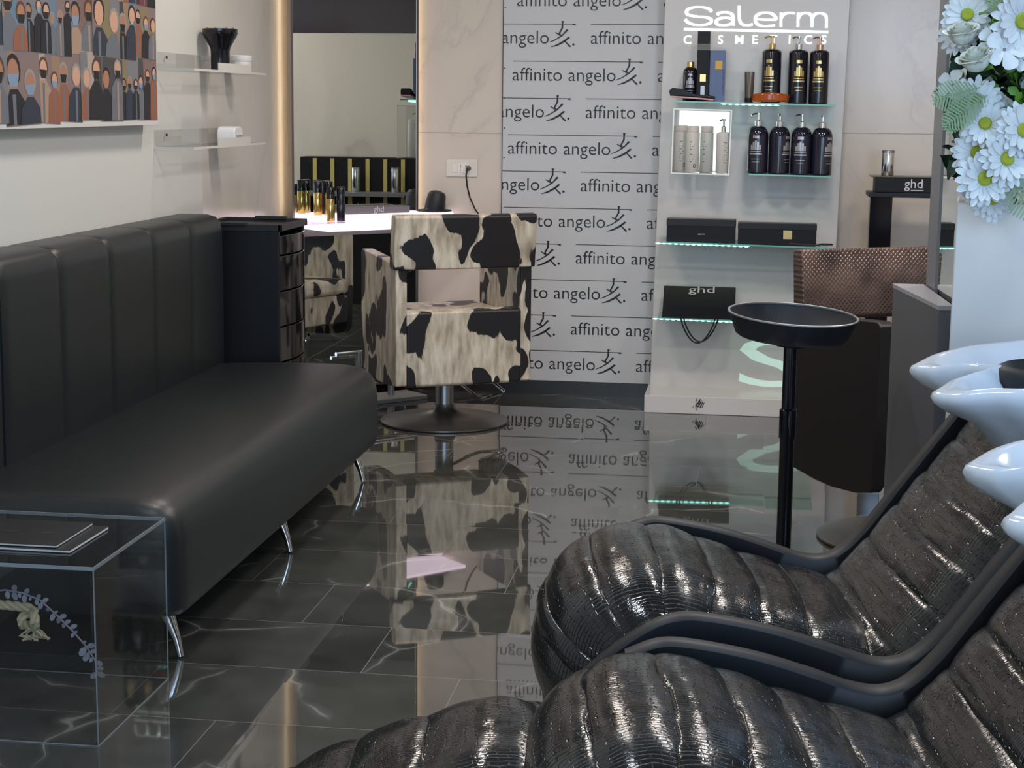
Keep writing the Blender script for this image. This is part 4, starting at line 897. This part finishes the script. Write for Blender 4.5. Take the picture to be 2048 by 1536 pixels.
# ------------------------------------------------------------------ wash basins
def basin(lat, dep, label, z0=1.0):
    t = empty('wash_basin', LD(lat, dep), label, 'wash basin', YAW-R(6))
    ctl = [(0, .31), (30, .325), (60, .33), (90, .325), (115, .345), (135, .385), (148, .415), (156, .418), (163, .375), (170, .285), (180, .24)]
    def rad(a):
        a = abs((a+180) % 360-180)
        for (a0, r_0), (a1, r_1) in zip(ctl, ctl[1:]):
            if a0 <= a <= a1: f = (a-a0)/(a1-a0); f = f*f*(3-2*f); return r_0+(r_1-r_0)*f
    K = 144; cx = .375; prof = [(.18, z0-.30), (.30, z0-.27), (.48, z0-.225), (.66, z0-.165), (.82, z0-.105), (.93, z0-.062), (.985, z0-.035), (1.0, z0-.018), (.99, z0-.004), (.965, z0+.003), (.93, z0), (.89, z0-.012), (.80, z0-.05), (.60, z0-.12), (.3, z0-.17), (.08, z0-.18)]
    rows = []
    for s, z in prof:
        row = []
        for k in range(K):
            a = k*360/K; rr = rad(a); body = .26
            q = s*rr if s > .9 else s*(rr*max(0, (s-.3)/.6)+body*(1-max(0, (s-.3)/.6)))
            x = cx+q*math.cos(R(a)); y = q*math.sin(R(a))
            lift = .045*max(0, min(1, (x)/.45))*(1 if s > .7 else 0)+.012*math.exp(-(x/.06)**2)*(-1 if s > .9 else 0)
            fx = max(0, min(1, (x+.02)/.24)); fx = .62+.45*fx*fx*(3-2*fx)
            row.append((x, y, (z0+(z-z0)*fx)+lift))
        rows.append(row)
    b = MB(); b.grid(rows, True); n = len(b.v); b.face(list(range(K))); b.face(list(range(n-K, n)))
    b.build('bowl', M_ceramic, t, smooth=True, ang=70)
    b = MB(); b.prism([(.44, 0), (.44, z0-.26), (.68, z0-.22), (.68, 0)], lambda p, q: (p[0], q, p[1]), -.13, .13); b.build('pedestal', M_ceramic, t, bevel=.03, seg=4)
    b = MB(); rows = []
    for i in range(13):
        a = R(180-72+12*i); rows.append([(.305+.160*math.cos(a)*1.0+dx, .115*math.sin(a), z0-.01+dz) for dx, dz in ((-.012, 0), (-.008, .022), (.006, .028), (.018, .02), (.02, -.01), (0, -.02))])
    b.grid(rows, True); n = len(b.v); b.face(list(range(6))); b.face(list(range(n-6, n))); b.build('neck_rest', M_satin, t, smooth=True, ang=60)
    b = MB(); b.lathe([(.022, 0), (.022, .09), (.018, .10)], (.60, .0, z0+.0), 20); b.tube([(.60, 0, z0+.09), (.55, 0, z0+.12), (.50, 0, z0+.10)], .010, 10); b.build('tap', M_chrome, t, smooth=True)
    return t
basin(.795, 3.25, 'white ceramic wash basin at the head of the far lounger, under the flowers')
basin(.650, 2.275, 'white ceramic wash basin of the near lounger, lower right of the two')
# ------------------------------------------------------------------ mirror panel with grey cabinet on the right
ms = empty('mirror_station', (.50, 4.5, 0), 'tall grey framed mirror panel left of the flower column', 'mirror')
SL = math.tan(R(3.0))
def MX(y, off=0): return .490-(y-4.6)*SL+off
def mslab(mb, y0, y1, o0, o1, z0, z1): mb.prism([(MX(y0, o0), y0), (MX(y1, o0), y1), (MX(y1, o1), y1), (MX(y0, o1), y0)], lambda p, t: (p[0], p[1], t), z0, z1)
b = MB(); mslab(b, 4.30, 4.73, .004, .045, .0, 2.6); mslab(b, 4.575, 4.73, -.004, .004, .0, 2.6); P(b.build('frame_panel', M_grey, ms, bevel=.002))
b = MB(); mslab(b, 4.30, 4.575, 0, .0035, .5, 2.6); P(b.build('mirror_pane', M_mirror, ms))
zc_ = at(1787, 567, 'Y', 4.73)[2]
cb = empty('low_cabinet', (.42, 4.5, 0), 'charcoal cabinet below the right hand mirror, hiding part of the snakeskin chair', 'cabinet')
cpoly = [(.393, 4.73), (.462, 4.215), (.497, 4.215), (.474, 4.73)]
b = MB(); b.prism(cpoly, lambda p, t: (p[0], p[1], t), .0, zc_-.012); P(b.build('carcass', M_dgrey, cb, bevel=.002))
b = MB(); b.prism([(x-.002*(1 if x < .47 else 0), y) for x, y in cpoly], lambda p, t: (p[0], p[1], t), zc_-.0118, zc_); P(b.build('worktop', mat('cabinet_top', (146, 146, 152), .35), cb, bevel=.001))
# ------------------------------------------------------------------ white column with the flowers
PD = Vector((.80, 4.10, 0))
fc = empty('flower_column', LD(1.252, 3.85), 'broad white column carrying the flower arrangement', 'column', YAW-R(15))
b = MB(); b.box(-.245, .5, -.12, .17, 0, at(1912, 406, 'Y', 3.85)[2]); b.build('column_body', M_white, fc, bevel=.004)
ZF = at(1912, 406, 'Y', 3.85)[2]
fa = empty('flower_arrangement', LD(1.222, 3.80, ZF+.001), 'arrangement of white daisies, roses and greenery on the white column', 'flowers', YAW)
M_petal = mat('white_petal', (214, 219, 222), .5, 0, Subsurface_Weight=.15); M_cream = mat('cream_petal', (216, 220, 208), .45, 0, Subsurface_Weight=.15)
M_eye = mat('daisy_centre', (148, 158, 44), .8); M_leaf = mat('dark_leaf', (18, 52, 34), .5); M_leaf2 = mat('fresh_leaf', (96, 150, 44), .5); M_fern = mat('pale_fern', (132, 158, 120), .6)
def frame(nrm): 
    z = Vector(nrm).normalized(); x = Vector((0, 0, 1)).cross(z); x = x.normalized() if x.length > .1 else Vector((1, 0, 0)); return Matrix((x, z.cross(x), z)).transposed()
random.seed(5)
def daisy(p, nrm, r_, nm='daisy'):
    F_ = frame(nrm); b = MB(); rot = random.random()
    for lay in (0, 1):
        n_ = 19-lay*3
        for k in range(n_):
            a = 2*math.pi*(k+rot+lay*.5+random.uniform(-.15, .15))/n_; L = r_*(1-.18*lay)*random.uniform(.9, 1.06); w = r_*.125; up = .10+.20*lay; ct, s_ = math.cos(a), math.sin(a); curl = random.uniform(-.12, .05)
            rows = []
            for q, ww in ((.15, .45), (.4, .9), (.7, 1.1), (.9, .85), (1.0, .3)):
                h = r_*(up*q+curl*q*q)
                rows.append([Vector(p)+F_@Vector((ct*L*q-s_*w*ww*e, s_*L*q+ct*w*ww*e, h+(.03*r_ if e == 0 else 0)*-1)) for e in (-1, 0, 1)])
            b.grid(rows)
    o = b.build(nm, M_petal, fa, smooth=True, recalc=False, ang=180)
    c = MB(); c.lathe([(.235*r_, .06*r_), (.25*r_, .13*r_), (.20*r_, .20*r_), (.10*r_, .20*r_), (.02*r_, .17*r_)], p, 20, F_.to_4x4()); c.build('flower_centre', M_eye, o, smooth=True)
def rose(p, nrm, r_):
    F_ = frame(nrm); b = MB()
    for lay in range(5):
        n_ = 5 if lay > 1 else 3; R_ = r_*(.30+.17*lay)
        for k in range(n_):
            a0 = 2*math.pi*(k/n_)+lay*.6; rows = []
            for i in range(7):
                a = a0+(i/6-.5)*2*math.pi/n_*1.5; e = 1-abs(i/3-1)**3
                rows.append([Vector(p)+F_@Vector((math.cos(a)*R_*f, math.sin(a)*R_*f, z*r_)) for f, z in ((.25, -.9), (.75, -.6), (1.0, -.1), (.95+.02*lay, .3+.35*e-.09*lay), (1.02+.10*lay*e, .45+.42*e-.13*lay))])
            b.grid(rows)
    b.build('rose', M_cream, fa, smooth=True, recalc=False, ang=180)
def blossom(p, nrm, r_):
    F_ = frame(nrm); b = MB()
    for k in range(5):
        a = 2*math.pi*k/5; rows = []
        for q, ww in ((.08, .15), (.35, .6), (.7, 1.0), (.92, .8), (1.0, .35)):
            rows.append([Vector(p)+F_@Vector((math.cos(a)*r_*q-math.sin(a)*r_*.42*ww*e, math.sin(a)*r_*q+math.cos(a)*r_*.42*ww*e, r_*(.35*q-.2*q*q+.08*abs(e)))) for e in (-1, -.5, 0, .5, 1)])
        b.grid(rows)
    b.build('blossom', M_petal, fa, smooth=True, recalc=False, ang=180)
def FL(x, y, dep):   # picture place -> local point of the arrangement, dep in front of (-) or behind (+) its middle
    D = cF*FPX+cR*(x-1024)-cU*(y-768); t_ = (3.80+dep)/D.dot(hF); p = CAM+D*t_-Vector(fa.location)
    return Vector((p.dot(r0), p.dot(hF), p.z))
for x, y, r_, nx, dp in ((1968, 358, 50, .1, -.20), (1955, 305, 46, -.35, -.14), (2012, 318, 48, .2, -.21), (1970, 248, 44, -.2, -.15), (2046, 262, 52, .2, -.20), (1935, 30, 44, -.3, -.10), (1925, 60, 46, -.9, -.06), (2044, 42, 56, .1, -.19), (1955, 205, 46, -.1, -.12), (2056, 342, 48, .3, -.14), (2095, 150, 48, .5, -.15), (2090, 300, 48, .6, -.1), (1985, 100+300, 40, -.1, -.1)):
    daisy(FL(x, y, dp), (nx, -1, random.uniform(-.15, .35)), r_/800)
for x, y, r_, nx, nz, dp in ((1924, 66, 30, -.3, .9, -.16), (1952, 118, 32, -.5, .8, -.20), (1990, 205, 30, .2, .5, -.1), (1912, 165, 26, -.9, .5, -.06), (2000, 5, 34, .2, .8, -.1)): rose(FL(x, y, dp), (nx, -.35, nz+.3), r_/1050)
for x, y, r_, nx, dp in ((2008, 100, 36, .1, -.20), (1990, 85, 30, -.3, -.17), (2030, 110, 30, .4, -.18), (1905, 170, 26, -.5, -.08)): blossom(FL(x, y, dp), (nx, -1, .2), r_/820)
def leaves(nm, m_, n_, L0, wr, xr, yr, dpr, bias=(0, 0, 0)):
    b = MB()
    for i in range(n_):
        p = FL(random.uniform(*xr), random.uniform(*yr), random.uniform(*dpr)); d = (Vector((random.uniform(-1, 1), random.uniform(-1, .2), random.uniform(-1, 1)))+Vector(bias)).normalized()
        L = L0*random.uniform(.6, 1.2); s = d.cross(Vector((random.uniform(-1, 1), random.uniform(-1, 1), random.uniform(-1, 1)))).normalized(); nn = d.cross(s); rows = []
        for q, ww in ((0, .1), (.25, .75), (.5, 1), (.8, .6), (1, .05)): rows.append([p+d*L*q+s*L*wr*ww*e+nn*L*(.08*abs(e)-.25*q*q) for e in (-1, 0, 1)])
        b.grid(rows)
    o = b.build(nm, m_, fa, smooth=True, recalc=False, ang=180); o['kind'] = 'stuff'; return o
leaves('foliage', M_leaf, 330, .075, .30, (1925, 2110), (-40, 370), (-.06, .14))
leaves('fresh_foliage', M_leaf2, 90, .035, .38, (1960, 2100), (-20, 230), (-.15, -.02))
leaves('filler_petals', M_petal, 170, .040, .36, (1925, 2100), (160, 395), (-.12, .06), (0, -.5, 0))
for x, y, a, l in ((1960, 175, 195, .11), (1975, 190, 215, .11), (1990, 30, 100, .10), (1935, 190, 240, .09), (2005, 330, 300, .13)):
    b = MB(); p = FL(x, y, -.16); d = Vector((math.cos(R(a)), -.2, math.sin(R(a)))).normalized(); s = Vector((0, 1, 0)).cross(d).normalized(); b.tube([p, p+d*l], .0012, 5)
    for k in range(14):
        q = p+d*l*(k+1)/15; w = l*.32*math.sin(math.pi*(k+2)/17)
        for sg in (-1, 1): e = q+(s*sg+d*.5).normalized()*w; b.poly([q-d*.002, e-d*.001, e+d*.003, q+d*.003])
    b.build('fern', M_fern, fa, recalc=False)
b = MB(); b.lathe([(.07, 0), (.085, .05), (.075, .12), (.09, .16), (.085, .162), (.06, .12), (.06, .02)], seg=32); b.build('vase', mat('white_vase', (210, 214, 216), .3), fa, smooth=True)
b = MB()
for k in range(26):
    a = random.uniform(0, 6.28); b.tube([(.03*math.cos(a), .03*math.sin(a), .03), (.10*math.cos(a), .05*math.sin(a), .22), (.20*math.cos(a), .08*math.sin(a)-.03, random.uniform(.2, .42))], .0025, 5)
b.build('flower_stems', mat('green_stem', (60, 96, 48), .6), fa, smooth=True)['kind'] = 'stuff'
# ------------------------------------------------------------------ right wall counter seen in the corner mirror
rc = empty('display_rack', (2.15, 7.9, 0), 'black rack with upright gold strips, seen in the corner mirror', 'rack')
b = MB(); b.box(2.08, 2.28, 7.1, 8.7, 0, 1.10); P(b.build('rack_body', M_matte, rc, bevel=.003))
for k in range(11): b = MB(); b.box(2.072, 2.08, 7.2+k*.135, 7.23+k*.135, .70, 1.09); P(b.build('gold_strip', mat('pale_gold', (196, 182, 112), .4) if k == 0 else bpy.data.materials['pale_gold'], rc))
rt = empty('counter_shelf', (2.0, 7.9, .86), 'grey ledge in front of the gold striped rack', 'shelf')
b = MB(); b.box(1.86, 2.07, 7.1, 8.7, .82, .85); P(b.build('ledge_board', M_grey, rt, bevel=.003)); b = MB(); b.box(1.95, 2.07, 7.1, 7.15, 0, .82); b.box(1.95, 2.07, 8.65, 8.7, 0, .82); P(b.build('bracket', M_grey, rt))
for i, y in enumerate((7.55, 7.85, 8.3)): chrome_can(('tall chrome can on the ledge, seen in the corner mirror, nearest the front', 'tall chrome can on the ledge, middle of the three in the corner mirror', 'tall chrome can on the ledge, deepest of the three in the corner mirror')[i], (1.98, y, .851), h=.18)
